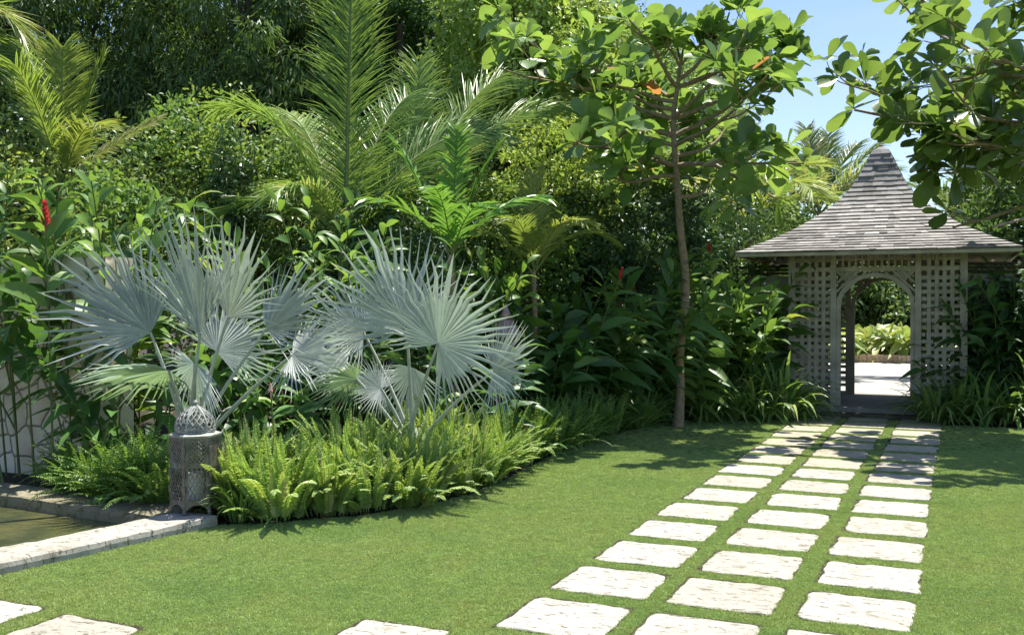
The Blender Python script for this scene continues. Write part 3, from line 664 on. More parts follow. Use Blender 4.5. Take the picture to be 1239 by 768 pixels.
silver_palm(232, 8.75, [
    (182, 402, -.15, 138, 140, 150, 28, 12, 'silver'), (242, 404, -.35, 98, 168, 84, -12, -4, 'silver'), (276, 384, -.1, 62, 132, 120, -30, -6, 'silver'),
    (322, 398, .0, 42, 105, 150, -30, 24, 'silver'), (353, 430, -.1, 8, 88, 200, -25, 45, 'silver'), (204, 448, -.45, 200, 112, 170, 10, -70, 'silver_green'),
    (262, 425, .3, 45, 95, 200, 30, 25, 'silver'), (235, 440, -.2, 240, 75, 200, -40, -20, 'silver')],
    'large silver-blue fan palm just behind the metal lantern')
silver_palm(497, 9.4, [
    (492, 396, -.1, 116, 136, 170, 30, 6, 'silver'), (530, 416, -.45, 45, 128, 280, -24, -8, 'silver'), (598, 448, -.3, 22, 78, 230, -45, 18, 'silver'),
    (431, 458, -.2, 205, 66, 240, 25, -45, 'silver_green'), (461, 470, -.1, 150, 50, 250, 30, 30, 'silver'), (440, 402, .1, 140, 90, 240, 20, 25, 'silver'),
    (420, 440, .4, 180, 75, 220, 30, 50, 'silver'), (500, 445, .2, 250, 70, 160, -10, 0, 'silver')],
    'silver-blue fan palm to the right of the other, behind the yellow-green ferns')

# ------------------------------------------------------------------ ferns and strap-leaved clumps (a few meshes of each, shared by the copies)
def fern_mesh(name, n, L, upright, mat, pin=26, wide=.075, spread=.12):
    mb = MB(); az = rng.random(n)*2*pi; el = R(upright)+rng.normal(size=n)*R(13); el = np.clip(el, R(15), R(88))
    p0 = np.c_[np.cos(az)*spread*rng.random(n)**.5, np.sin(az)*spread*rng.random(n)**.5, np.zeros(n)]
    Ls = L*(.65+.5*rng.random(n)); pts, tan, side = curves(p0, azdir(az, el), Ls, 1.0+rng.random(n)*.9, 12)
    tubes(mb, pts, .0028*np.ones((n, 12)), 3, r=.5)
    K = np.linspace(.1, .99, pin); p = samp(pts, K); tg = samp(tan, K); sd = samp(side, K); prof = np.sin(pi*np.clip(K*.93+.06, 0, 1))**.6*(1-K*.35)
    for s_ in (-1, 1):
        d = sd*s_*.9+tg*.45+rng.normal(size=sd.shape)*.12; nr = np.cross(sd, tg); nr = nr*np.where(nr[..., 2:3] < 0, -1, 1)+rng.normal(size=nr.shape)*.15
        leaves(mb, T_RIB if pin < 20 else T_SMALL, p.reshape(-1, 3), d.reshape(-1, 3), nr.reshape(-1, 3), np.tile(prof*wide, n), np.tile(prof*.026+.005, n), .25, r=np.repeat(rng.random(n), pin))
    return mb.mesh(name, M[mat])
def strap_mesh(name, n, L, el0, mat, w_=.035, spread=.12, g=(1.2, 1.4), T=T_VEE):
    """arching strap leaves"""
    mb = MB(); az = rng.random(n)*2*pi; el = np.clip(R(el0)+rng.normal(size=n)*R(14), R(15), R(86))
    p0 = np.c_[np.cos(az)*spread*rng.random(n), np.sin(az)*spread*rng.random(n), np.zeros(n)]; Ls = L*(.6+.55*rng.random(n))
    pts, tan, side = curves(p0, azdir(az, el), Ls, g[0]+rng.random(n)*g[1], 12); K = np.linspace(0, 1, 12)
    wd = (w_*(.3+.7*np.sin(pi*np.clip(K*.85+.12, 0, 1)))*(1-K**6)+.001)[None, :, None]*(.8+.4*rng.random(n))[:, None, None]
    nr = np.cross(side, tan); nr *= np.where(nr[..., 2:3] < 0, -1, 1)
    V = np.stack([pts-side*wd/2+nr*wd*.22, pts, pts+side*wd/2+nr*wd*.22], 2); i, a, b_ = np.meshgrid(np.arange(n), np.arange(11), np.arange(2), indexing='ij'); o = i*36+a*3+b_
    mb.add(V.reshape(-1, 3), q=np.stack([o, o+1, o+4, o+3], -1).reshape(-1, 4), r=np.repeat(rng.random(n), 36)); return mb.mesh(name, M[mat])
def put(mesh, name, loc, label, cat, group, s=1., rz=None):
    o = bpy.data.objects.new(name, mesh); C.objects.link(o); o.location = loc; o.scale = (s, s, s*(.92+.16*rng.random())); o.rotation_euler.z = rng.random()*6.28 if rz is None else rz
    if 'fern' in name: o.rotation_euler.x = rng.normal()*.10; o.rotation_euler.y = rng.normal()*.10
    return tag(o, label, cat, group)
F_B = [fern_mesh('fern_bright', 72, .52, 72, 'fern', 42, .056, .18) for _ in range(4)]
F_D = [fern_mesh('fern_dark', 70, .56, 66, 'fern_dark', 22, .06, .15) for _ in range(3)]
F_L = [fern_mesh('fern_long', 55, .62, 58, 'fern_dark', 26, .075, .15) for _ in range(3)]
S_F = [strap_mesh('strap_front', 80, .46, 62, 'strap', .026, .14) for _ in range(2)]
S_L = [strap_mesh('strap_lily', 70, .95, 60, 'strap', .062, .18, (1.7, 1.6)) for _ in range(3)]
# bright border: rows of clumps following the lawn edge
be = np.array(BED_EDGE); seg = np.r_[0, np.cumsum(np.hypot(*np.diff(be, axis=0).T))]
def edge(s_): 
    s_ = np.clip(s_, 0, seg[-1]-.01); p = np.array([np.interp(s_, seg, be[:, 0]), np.interp(s_, seg, be[:, 1])]); q = np.array([np.interp(s_+.05, seg, be[:, 0]), np.interp(s_+.05, seg, be[:, 1])]); d = q-p; d /= np.linalg.norm(d)
    return p, np.array([-d[1], d[0]])
rows = ['front', 'second', 'back']
for ri, off in enumerate((.17, .55, .95)):
    n = (11, 10, 9)[ri]
    for i in range(n):
        s_ = .12+ri*.1+i*.385*(1+ri*.03); p, nn = edge(s_); p = p+nn*(off+rng.normal()*.04)
        if ri == 0 and i < 1: continue
        wh = 'first' if i == (1 if ri == 0 else 0) else ORD[i-(1 if ri == 0 else 0)]
        put(F_B[(i*3+ri) % 4], 'fern', (p[0], p[1], 0), f'yellow-green upright fern, {wh} from the lantern in the {rows[ri]} row of the border', 'fern', 'bright ferns bordering the lawn', .86+.34*rng.random()+ri*.08)
for k, (u, Z, sc_, lb) in enumerate([(292, 7.78, .95, 'arching strap-leaved clump at the border corner right beside the lantern'), (350, 7.95, .95, 'arching dark green strap-leaved clump along the lawn edge, second from the lantern'), (330, 8.25, 1.05, 'strap-leaved clump tucked behind the two at the border corner')]):
    put(S_F[k % 2], 'strap_leaf_clump', G(u, Z), lb, 'plant', 'strap-leaved clumps at the border corner', sc_)
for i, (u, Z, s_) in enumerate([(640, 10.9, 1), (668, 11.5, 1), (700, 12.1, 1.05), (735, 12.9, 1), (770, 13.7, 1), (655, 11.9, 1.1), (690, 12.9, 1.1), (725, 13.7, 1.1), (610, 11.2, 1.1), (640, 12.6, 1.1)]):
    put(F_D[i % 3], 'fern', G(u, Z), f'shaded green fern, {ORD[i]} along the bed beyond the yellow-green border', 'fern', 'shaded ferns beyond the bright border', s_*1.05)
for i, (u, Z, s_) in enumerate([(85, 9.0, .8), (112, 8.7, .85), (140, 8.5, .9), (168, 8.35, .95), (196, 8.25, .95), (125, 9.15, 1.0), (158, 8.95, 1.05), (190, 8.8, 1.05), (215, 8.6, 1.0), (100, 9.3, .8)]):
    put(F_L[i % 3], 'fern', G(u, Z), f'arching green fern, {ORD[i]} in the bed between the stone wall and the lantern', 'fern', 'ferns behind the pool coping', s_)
lilies = [(748, 14.2, .85), (785, 14.6, .85), (852, 14.6, .9), (885, 14.6, 1), (918, 14.6, 1.), (948, 14.7, 1.), (870, 15.2, 1), (905, 15.2, 1.), (935, 15.3, .95), (968, 14.8, .85)]
for i, (u, Z, s_) in enumerate(lilies): put(S_L[i % 3], 'lily_clump', G(u, Z), f'arching long-leaved lily clump, {ORD[i]} from the left in the row left of the path end', 'plant', 'lily clumps left of the pavilion', s_)
for i, (u, Z, s_) in enumerate([(1132, 14.3, .9), (1160, 14.4, .95), (1190, 14.3, 1.), (1222, 14.2, 1.), (1255, 14.1, 1.), (1150, 15.0, 1), (1180, 15.1, 1.), (1210, 15.0, 1), (1240, 15, 1)]):
    put(S_L[(i+1) % 3], 'lily_clump', G(u, Z), f'arching long-leaved lily clump, {ORD[i]} in the bed right of the pavilion step', 'plant', 'lily clumps right of the pavilion', s_)

# ------------------------------------------------------------------ ginger
def ginger(loc, n, H_, lean, mat, label, spread=.35, Lf=.40, flowers=0, fmat='red', bare=.3, name='ginger_plant', az0=None, group='gingers in the shaded bed', wf=.235, el0=None):
    t = empty(name, loc, label, 'ginger plant', group); b = MB(); sb = MB()
    az = rng.random(n)*2*pi if az0 is None else R(az0)+rng.normal(size=n)*R(30); r_ = spread*np.sqrt(rng.random(n))
    p0 = np.c_[r_*np.cos(az+1), r_*np.sin(az+1), np.zeros(n)]; el = np.clip(R(88-lean)+rng.normal(size=n)*R(6), R(40), R(90))
    Ls = H_*(.72+.4*rng.random(n)); gb = .35+rng.random(n)*.75
    if n == 1: Ls = np.array([H_]); gb = np.array([.12]); el = np.array([R(88-lean)])
    pts, tan, side = curves(p0, azdir(az, el), Ls, gb, 14)
    tubes(sb, pts, np.linspace(.012, .006, 14)[None]*np.ones((n, 1)), 5)
    nl = max(7, int(H_*(1-bare)/.10)); K = np.linspace(bare, 1.0, nl); p = samp(pts, K); tg = samp(tan, K); sd = samp(side, K)
    tw = rng.random(n)*pi; a2 = np.cross(tg, sd); sd = sd*np.cos(tw)[:, None, None]+a2*np.sin(tw)[:, None, None]
    alt = np.where(np.arange(nl) % 2, 1, -1)[None, :, None]; f_ = (1.-.6*K**2.5)[None, :, None]
    d = unit(sd*alt*f_+tg*(.45+.35*K[None, :, None])+rng.normal(size=sd.shape)*.14); nr = tg*.6+np.array([0, 0, .7])-CY*.35+rng.normal(size=sd.shape)*.45
    Lk = 1.12*Lf*(.75+.35*np.sin(pi*K))[None]*(.85+.3*rng.random((n, nl)))
    leaves(b, T_LANCE, p.reshape(-1, 3), d.reshape(-1, 3), nr.reshape(-1, 3), Lk.ravel(), Lk.ravel()*wf, (.30+.3*rng.random(n*nl)))
    b.build('foliage', M[mat], t, smooth=True); sb.build('stems', M['stem'], t, smooth=True)
    for i in range(min(flowers, n)):
        flower(t, pts[i, -1], tan[i, -1], fmat, .19 if fmat == 'red' and n == 1 else .12 if fmat == 'red' else .08)
    return t
def flower(t, p, d, fmat='red', L_=.17):
    fb = MB(); m_ = 34; tt = np.linspace(0, 1, m_); ax = unit(np.array(d)+np.array([0, 0, .8])); u_ = unit(np.cross(ax, [1, 0, .2])); v_ = np.cross(ax, u_); a = np.arange(m_)*2.4
    rad = np.cos(a)[:, None]*u_+np.sin(a)[:, None]*v_; leaves(fb, T_OVAL, p+ax*L_*tt[:, None], rad*(.8-.5*tt)[:, None]+ax*.8, ax-rad*.4, (.075-.03*tt)*L_/.17, .042*L_/.17, 0.)
    tubes(fb, np.array([p-ax*.05, p, p+ax*L_]), [.006, .009, .005], 5); fb.build('flower', M[fmat], t)
# left foreground gingers against the wall (leaves near top)
ginger(G(64, 9.0), 1, 2.36, 1, 'ginger_light', 'tall single ginger stem tipped with a red flower before the stone wall', .02, .62, 1, bare=.55, group=None, wf=.24)
ginger(G(14, 9.1), 2, 2.5, 4, 'ginger', 'dark leafy ginger against the stone wall at the left photo edge',  .15, .66, 0, bare=.66, az0=200, wf=.24)
ginger(G(36, 9.35), 1, 1.9, 4, 'ginger', 'sparse dark ginger climbing in front of the stone wall, right of the edge one', .1, .56, 0, bare=.5, wf=.27)
ginger(G(108, 9.4), 3, 2.45, 7, 'ginger', 'ginger with broad dark leaves between the stone wall end and the left fan palm', .2, .5, 0, bare=.5, wf=.24)
ginger(G(0, 10.0), 10, 2.75, 8, 'ginger', 'light green ginger rising over the top of the wall by the left photo edge', .4, .5, 0, bare=.6, wf=.24)
ginger(G(60, 10.3), 10, 2.75, 9, 'ginger_light', 'light green ginger rising behind the wall beside the red-flowered stem', .4, .48, 0, bare=.6, wf=.24)
ginger(G(120, 10.2), 8, 2.7, 10, 'ginger_light', 'light green ginger behind the left fan palm, near the young yellow palm', .4, .42, 0, bare=.3)
ginger(G(135, 9.6), 7, 1.5, 16, 'ginger', 'low dark ginger behind the ferns beside the left fan palm', .3, .38, 0, bare=.1)
ginger(G(90, 9.45), 1, 1.42, 2, 'ginger', 'thin ginger stem with a white flower against the stone wall', .02, .3, 1, 'whitefl', bare=.2, group=None)
ginger(G(335, 8.9), 1, .88, 1, 'ginger', 'small ginger stem with a pink flower above the yellow-green ferns', .01, .2, 1, 'pink', bare=.2, group=None)
k = 0
spots = [(300, 10.4, 2.0, 9), (350, 10.8, 2.5, 12), (400, 11.2, 2.65, 12), (260, 10.0, 1.1, 8), (330, 9.9, 1.15, 9), (385, 10.2, 1.2, 9), (420, 10.8, 1.6, 9), (200, 10.4, 1.9, 8), (570, 10.8, 1.4, 9), (470, 11.6, 2.1, 9), (540, 11.6, 2.1, 9)]
desc = ['behind the left fan palm', 'behind the gap between the two fan palms', 'rising left of the right fan palm', 'low under the left fan palm', 'low between the fan palms', 'low just left of the right fan palm', 'half hidden left of the right fan palm',
        'behind the left fan palm fronds, near the wall', 'low right of the right fan palm', 'behind the right fan palm, left side', 'behind the right fan palm, right side']
for (u, Z, h, n), ds in zip(spots, desc):
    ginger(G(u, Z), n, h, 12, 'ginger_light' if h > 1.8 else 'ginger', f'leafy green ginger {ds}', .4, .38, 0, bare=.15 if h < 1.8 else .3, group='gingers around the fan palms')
mass = [(640, 12.3, 2.0, 2), (690, 13.0, 2.15, 2), (745, 13.6, 2.2, 1), (800, 14.2, 2.3, 1), (850, 14.7, 2.5, 2), (890, 15.2, 2.35, 1), (896, 16.1, 2.1, 0), (620, 11.9, 1.4, 0), (665, 12.9, 1.3, 1), (720, 13.7, 1.3, 0), (775, 14.3, 1.3, 0), (830, 14.7, 1.4, 0), (872, 15.1, 1.4, 0), (895, 15.6, 1.2, 0), (600, 12.4, 2.3, 0)]
for i, (u, Z, h, fl) in enumerate(mass):
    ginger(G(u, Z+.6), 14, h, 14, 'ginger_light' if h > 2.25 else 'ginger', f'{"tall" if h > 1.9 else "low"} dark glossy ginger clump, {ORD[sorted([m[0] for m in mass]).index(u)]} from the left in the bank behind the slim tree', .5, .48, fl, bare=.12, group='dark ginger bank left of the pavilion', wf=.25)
ginger(G(874, 14.7), 4, 2.15, 22, 'ginger_light', 'bright ginger leaning its leaves across the left lattice of the pavilion', .2, .46, 0, bare=.5, az0=15, group=None)
for i, (u, Z, h, ln, az) in enumerate([(1168, 15.3, 1.35, 16, None), (1200, 15.3, 2.1, 10, None), (1235, 15.2, 2.0, 12, None), (1172, 15.8, 1.1, 12, None), (1262, 15, 1.9, 12, None), (1222, 14.9, 2.2, 8, None), (1200, 14.9, 1.8, 10, None), (1245, 14.8, 2.3, 10, None), (1225, 14.9, 1.7, 14, None)]):
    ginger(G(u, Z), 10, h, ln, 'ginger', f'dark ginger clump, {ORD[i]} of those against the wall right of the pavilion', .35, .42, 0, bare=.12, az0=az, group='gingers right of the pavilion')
# variegated shell ginger seen through the arch
VG = []
for i, u in enumerate([1020, 1052, 1083, 1112, 985, 1140, 950]):
    p = G(u, 30.6+.3*(i % 2)); ginger(p, 16, 1.05, 32, 'varieg', f'yellow variegated ginger beyond the arch, {["far left", "centre left", "centre right", "right", "behind the left lattice", "behind the right lattice", "hidden deepest behind the left lattice"][i]}', .6, .85, 0, bare=.0, group='variegated gingers across the gravel', wf=.26)

# ------------------------------------------------------------------ palms
def frond(mb, sb, p0, d0, L, g, leaf=.55, n=60, w_=.028, vdrop=.25, swp=.95, twist=0., k0=.14, r=None):
    pts, tan, side = curves(np.array([p0]), np.array(d0, float), L, g, 18)
    if twist: a = np.cross(tan, side); side = side*cos(twist)+a*sin(twist)
    tubes(sb, pts, np.linspace(.02, .004, 18)[None]*(L/2.2), 5)
    n = int(n*(1.45 if w_ < .06 else 1.)); K = np.linspace(k0, .995, n); p = samp(pts, K)[0]; tg = samp(tan, K)[0]; sd = samp(side, K)[0]; nr = np.cross(sd, tg)
    if nr[:, 2].sum() < 0: nr = -nr
    prof = np.clip(np.sin(pi*np.clip(.14+.76*(K-k0)/(1-k0), 0, 1)), .1, 1)**.5
    rv = rng.random() if r is None else r
    for s_ in (-1, 1):
        d = sd*s_+tg*(swp+.5*K[:, None])+nr*.25+rng.normal(size=sd.shape)*.14; leaves(mb, T_VEE, p, d, nr+rng.normal(size=nr.shape)*.2, leaf*prof*(1+rng.normal(size=n)*.09), .72*w_*(1+rng.normal(size=n)*.1), vdrop*(1+rng.normal(size=n)*.25), r=np.clip(rv+rng.normal(size=n)*.12, 0, 1))
def palm(name, base, label, fr, mat, trunk_h, tr=.07, group=None, crown=None):
    """fr: list of (azimuth deg in view: 0 right, 90 away, elevation, length, bend, leaflet length, count, width, twist)"""
    t = empty(name, base, label, 'palm', group); top = np.array([0, 0, trunk_h])
    b = MB(); kk = np.linspace(0, 1, 12); tubes(b, np.c_[.03*np.sin(kk*3), 0*kk, kk*trunk_h], tr*(1.25-.5*kk), 10); b.build('trunk', M['bark'], t, smooth=True)
    for (az, el, L, g, lf, n, w_, tw) in fr:
        b = MB(); s = MB(); a = R(az)+YAW; frond(b, s, top+rng.normal(size=3)*.02, azdir(np.array([a]), R(el)), L, g, lf, n, w_, twist=R(tw))
        f = b.build('frond', M[mat], t); s.build('midrib', M['rachis'], f, smooth=True)
    return t
palm('young_coconut_palm', G(74, 12.6), 'young palm with yellow-green upright fronds at the left above the red ginger flower', [(100, 85, 1.75, .2, .62, 62, .032, 10), (40, 74, 1.75, .2, .55, 56, .030, -20), (8, 40, 1.5, .3, .26, 50, .028, 40), (150, 72, 1.8, .7, .7, 56, .032, 20), (250, 70, 1.5, .9, .6, 50, .03, 0), (320, 60, 1.2, 1.8, .5, 44, .03, 0), (170, 35, 1.6, 1.0, .55, 50, .03, 30)], 'palm_y', 3.2, .06)
palm('coconut_palm', G(415, 12.2), 'coconut palm with a tall upright frond rising between the two silver fan palms', [(80, 86, 3.6, .12, .82, 125, .026, 5), (175, 74, 2.6, 2.3, .65, 64, .034, 10), (20, 60, 2.7, 1.5, .85, 70, .034, 35), (60, 70, 2.6, 1.2, .8, 66, .034, 10), (190, 50, 1.8, 2.2, .55, 54, .03, 0), (-15, 55, 1.8, 2.2, .6, 54, .03, 0), (240, 62, 1.6, 2.4, .5, 50, .03, 0), (130, 70, 2.4, 1.4, .7, 60, .032, 0)], 'palm_g', 2.3, .09)
palm('coconut_palm', G(500, 14.5), 'feathery palm with pale arching fronds behind the broad-leaved palm', [(5, 62, 2.9, 1.5, .9, 70, .034, 30), (30, 72, 2.9, 1.3, .9, 70, .034, 20), (170, 60, 2.4, 1.5, .8, 64, .034, 0), (-20, 40, 2.2, 1.6, .8, 60, .034, 0), (90, 78, 2.8, .8, .8, 66, .034, 0), (250, 55, 2.0, 1.8, .7, 60, .034, 0)], 'palm_g', 2.7, .08)
palm('broad_leaved_palm', G(545, 11.6), 'palm with broad glossy green pleated fronds above the right fan palm', [(140, 62, 1.75, .5, .36, 22, .085, 25), (80, 80, 1.5, .35, .36, 20, .09, 0), (40, 68, 1.5, .7, .36, 20, .10, -30), (0, 50, 1.3, 1.2, .34, 18, .09, 20), (200, 50, 1.3, 1.3, .34, 18, .08, 0), (-60, 55, 1.1, 1.6, .32, 18, .08, 0), (260, 60, 1.1, 1.4, .32, 18, .08, 0)], 'broad', 2.25, .05)
palm('areca_palm', G(645, 12.6), 'slender palm with yellowish drooping fronds right of the broad-leaved palm', [(0, 55, 1.2, 2.0, .4, 40, .022, 0), (40, 60, 1.3, 1.8, .4, 40, .022, 0), (180, 55, 1.2, 2.0, .4, 40, .022, 0), (90, 80, 1.3, .8, .4, 40, .022, 0), (250, 60, 1.2, 1.8, .4, 40, .022, 0), (310, 60, 1.2, 1.9, .4, 40, .022, 0)], 'palm_y', 2.1, .04)
palm('coconut_palm', G(905, 19.5), 'pale yellow palm whose drooping fronds show between the slim tree and the pavilion roof', [(185, 35, 2.6, 1.3, .9, 60, .045, 0), (170, 58, 2.6, 1.6, .9, 60, .045, 0), (0, 40, 2.2, 1.7, .8, 56, .045, 0), (20, 60, 2.2, 1.6, .8, 56, .045, 0), (90, 75, 2.6, 1.0, .8, 56, .045, 0), (230, 45, 2.2, 1.6, .8, 56, .045, 0), (290, 45, 2.2, 1.7, .8, 56, .045, 0)], 'palm_y', 3.2, .1)
palm('coconut_palm', G(735, 17.5), 'palm with pale bent fronds behind the left branches of the slim tree', [(175, 48, 2.0, 1.6, .6, 56, .035, 0), (190, 28, 1.9, 1.4, .6, 56, .035, 0), (10, 45, 1.9, 1.6, .6, 56, .035, 0), (90, 75, 2.0, 1.0, .6, 56, .035, 0), (260, 50, 1.8, 1.7, .6, 56, .035, 0)], 'palm_y', 3.15, .08)
palm('coconut_palm', G(992, 25), 'grey-green palm rising just left behind the pavilion roof', [(a, e, 2.2, .9, .8, 46, .05, 0) for a, e in [(0, 45), (25, 65), (60, 75), (110, 80), (150, 62), (180, 40), (200, 60), (240, 45), (300, 45), (330, 60), (90, 60)]], 'palm_far', 4.0, .12)
palm('coconut_palm', G(1178, 24), 'green palm behind the right slope of the pavilion roof', [(a, e, 2.3, 1.1, .8, 46, .05, 0) for a, e in [(0, 45), (25, 65), (60, 75), (110, 80), (150, 62), (180, 40), (200, 60), (240, 45), (300, 45), (330, 60), (90, 60)]], 'palm_far', 3.0, .12)
palm('coconut_palm', G(-85, 12.5), 'palm hanging pale fronds into the upper left photo corner', [(8, 30, 1.5, 2.6, .65, 50, .03, 0), (0, 55, 1.5, 3.0, .65, 50, .03, 0), (-10, 5, 1.3, 1.2, .6, 44, .03, 30), (-30, -5, 1.3, .8, .6, 44, .03, 0), (180, 40, 1.8, 1.4, .6, 50, .03, 0), (90, 70, 1.8, 1.2, .6, 50, .03, 0), (270, 50, 1.6, 1.6, .6, 50, .03, 0)], 'palm_g', 4.9, .09)

# ------------------------------------------------------------------ almond trees
def almond(base, path, tiers, label, Lf, seed, limb_extra=(), dens=(.45, .72, .9), zlow=0.):
    rs = np.random.default_rng(seed); t = empty('almond_tree', base, label, 'tree', 'broad-leaved trees over the path')
    path = np.array(path, float); n = 40; tt = np.linspace(0, 1, n); kx = np.linspace(0, 1, len(path)); pts = np.c_[[np.interp(tt, kx, path[:, i]) for i in range(3)]].T
    pts[1:-1] = (pts[:-2]+pts[1:-1]*2+pts[2:])/4; pts[1:-1] = (pts[:-2]+pts[1:-1]*2+pts[2:])/4; H_ = path[-1, 2]
    b = MB(); r_ = .068*(1-tt)**.6*.85+.012; r_[0] *= 1.35; r_[1] *= 1.15; tubes(b, pts, r_*(1+rs.normal(size=n)*.03), 12); b.build('trunk', M['bark'], t, smooth=True)
    lb = MB(); ros = []
    def limb(p, d, L_, r0, depth):
        m = 14; q = [np.array(p)]; d = unit(np.array(d, float))
        for i in range(m-1):
            d = unit(d+rs.normal(size=3)*.10+np.array([0, 0, .02 if i < 7 else .05])); q.append(q[-1]+d*L_/(m-1))
        q = np.array(q)
        if depth > 0 and q[-1][2] < zlow: return
        tubes(lb, q, np.linspace(r0, max(.005, r0*.35), m), 7)
        for f_ in ((dens if depth == 0 else [.5, .8]) if depth < 2 else []):
            i = int(f_*(m-1)); dd = unit(q[i]-q[i-1]); sidev = unit(np.cross(dd, [0, 0, 1]))*rs.choice([-1, 1]); limb(q[i], dd*.7+sidev*.8+np.array([0, 0, rs.uniform(-.15, .35)]), L_*(.32 if depth == 0 else .45)*rs.uniform(.7, 1.3), r0*.45, depth+1)
        ros.append((q[-1], unit(q[-1]-q[-2])))
        if depth == 0:
            for f_ in (.7,): ros.append((q[int(f_*(m-1))], unit(q[int(f_*(m-1))]-q[int(f_*(m-1))-1]+np.array([0, 0, .5*r0]))))
        if depth >= 1 and L_ > .45: ros.append((q[m//2]+0, unit(q[m//2]-q[m//2-1])))
    for z, az, el, L_ in (tiers if len(tiers) < 24 else [q_ for i_, q_ in enumerate(tiers) if i_ % 7 != 3]):
        i = np.argmin(np.abs(pts[:, 2]-z)); a = R(az)+YAW; limb(pts[i], (cos(a)*cos(R(el)), sin(a)*cos(R(el)), sin(R(el))), L_, .032 if L_ > 1 else .02, 0)
    for p, d, L_, r0 in limb_extra: limb(p, d, L_, r0, 0)
    lb.build('limbs', M['bark'], t, smooth=True)
    fb = MB()
    for p, d in ros:
        if p[2] < zlow: continue
        k = rs.integers(5, 9); a = np.arange(k)*2*pi/k+rs.random()*6; u_ = unit(np.cross(d, [.1, .2, 1])); v_ = np.cross(d, u_)
        dd = np.cos(a)[:, None]*u_+np.sin(a)[:, None]*v_; dd = unit(dd*rs.uniform(.7, 1.1, (k, 1))+d*rs.uniform(.1, .7, (k, 1))+np.array([0, 0, .32]))
        L_ = Lf*(.5+.5*rs.random(k)); leaves(fb, T_ALMOND, p+d*.0+dd*.03, dd, np.array([0, 0, 1.])+rs.normal(size=(k, 3))*.42, L_, L_*(.46+.2*rs.random(k)), rs.random(k)*.6-.1, np.where(rs.random(k) < .007, 1., rs.random(k)*.93))
    fb.build('crown', M['almond'], t, smooth=True); print('almond rosettes', len(ros)); return t
tb = G(820, 13.87)
def rel(u, v, Z, base): return P(u, v, Z)-base
rs0 = np.random.default_rng(3); tiers = []
path = [(0, 0, -.05)]+[tuple(rel(u, v, 13.87, tb)) for u, v in [(824, 470), (821, 435), (829, 380), (830, 330), (823, 280), (820, 235), (817, 190), (813, 150), (818, 115), (822, 85), (826, 60)]]
for z, n_, L_, e in [(3.3, 4, 2.1, 3), (3.6, 4, 2.0, 8), (3.95, 5, 2.1, 10), (4.35, 4, 1.7, 14), (4.7, 4, 1.2, 22), (5.0, 3, .7, 40)]:
    a0 = rs0.random()*360
    for i in range(n_): tiers.append((z+rs0.normal()*.06, a0+i*360/n_+rs0.normal()*14, e+rs0.normal()*5, L_*rs0.uniform(.75, 1.1)))
tiers += [(3.2, 178, 2, 1.9), (3.65, 10, 14, 2.0), (4.0, 5, 24, 2.2), (4.2, 172, 8, 2.5), (4.5, 165, 12, 2.4), (4.7, 30, 16, 1.8), (4.6, 100, 10, 1.5), (4.3, 250, 8, 1.6)]
almond(tb, path, tiers, 'slim almond tree with thin bare trunk on the lawn edge left of the path', .39, 11, (), (.5, .82))
tb2 = G(1500, 12.3)
def bl(u0, v0, u1, v1, Z0, Z1, r0): a = rel(u0, v0, Z0, tb2); b_ = rel(u1, v1, Z1, tb2); return (a, b_-a, float(np.linalg.norm(b_-a)), r0)
path2 = [(0, 0, -.05), (.02, 0, 1.5), (-.05, .05, 3.0), (0, 0, 4.4), (.05, 0, 6.0), (0, 0, 7.0)]
ex = [bl(1480, 135, 1030, 110, 12.3, 12.9, .05), bl(1500, 150, 1060, 105, 12.3, 12.6, .055), bl(1500, 110, 1110, 80, 12.3, 12.1, .05), bl(1480, 190, 1130, 178, 12.3, 12.0, .045), bl(1500, 170, 1140, 180, 12.3, 13.1, .045), bl(1480, 60, 1215, 25, 12.3, 11.9, .045),
      bl(1480, 215, 1180, 190, 12.3, 12.5, .04), bl(1330, 150, 1060, 118, 12.0, 12.3, .03), bl(1300, 170, 1125, 165, 12.0, 12.9, .03), bl(1480, 130, 1160, 120, 12.3, 10.9, .04), bl(1360, 205, 1180, 195, 12.0, 11.2, .03), bl(1300, 200, 1130, 195, 12.7, 13.0, .03), bl(1480, 140, 1180, 150, 12.3, 14.3, .04), bl(1480, 180, 1230, 170, 12.3, 10.0, .04)]
tiers2 = [(4.2, a, 10, 2.4) for a in (20, 300)]+[(5.0, a, 10, 2.0) for a in (0, 290)]
almond(tb2, path2, tiers2, 'broad-leaved almond tree reaching in from beyond the right photo edge over the pavilion roof', .42, 21, ex, (.35, .55, .78), 2.85)

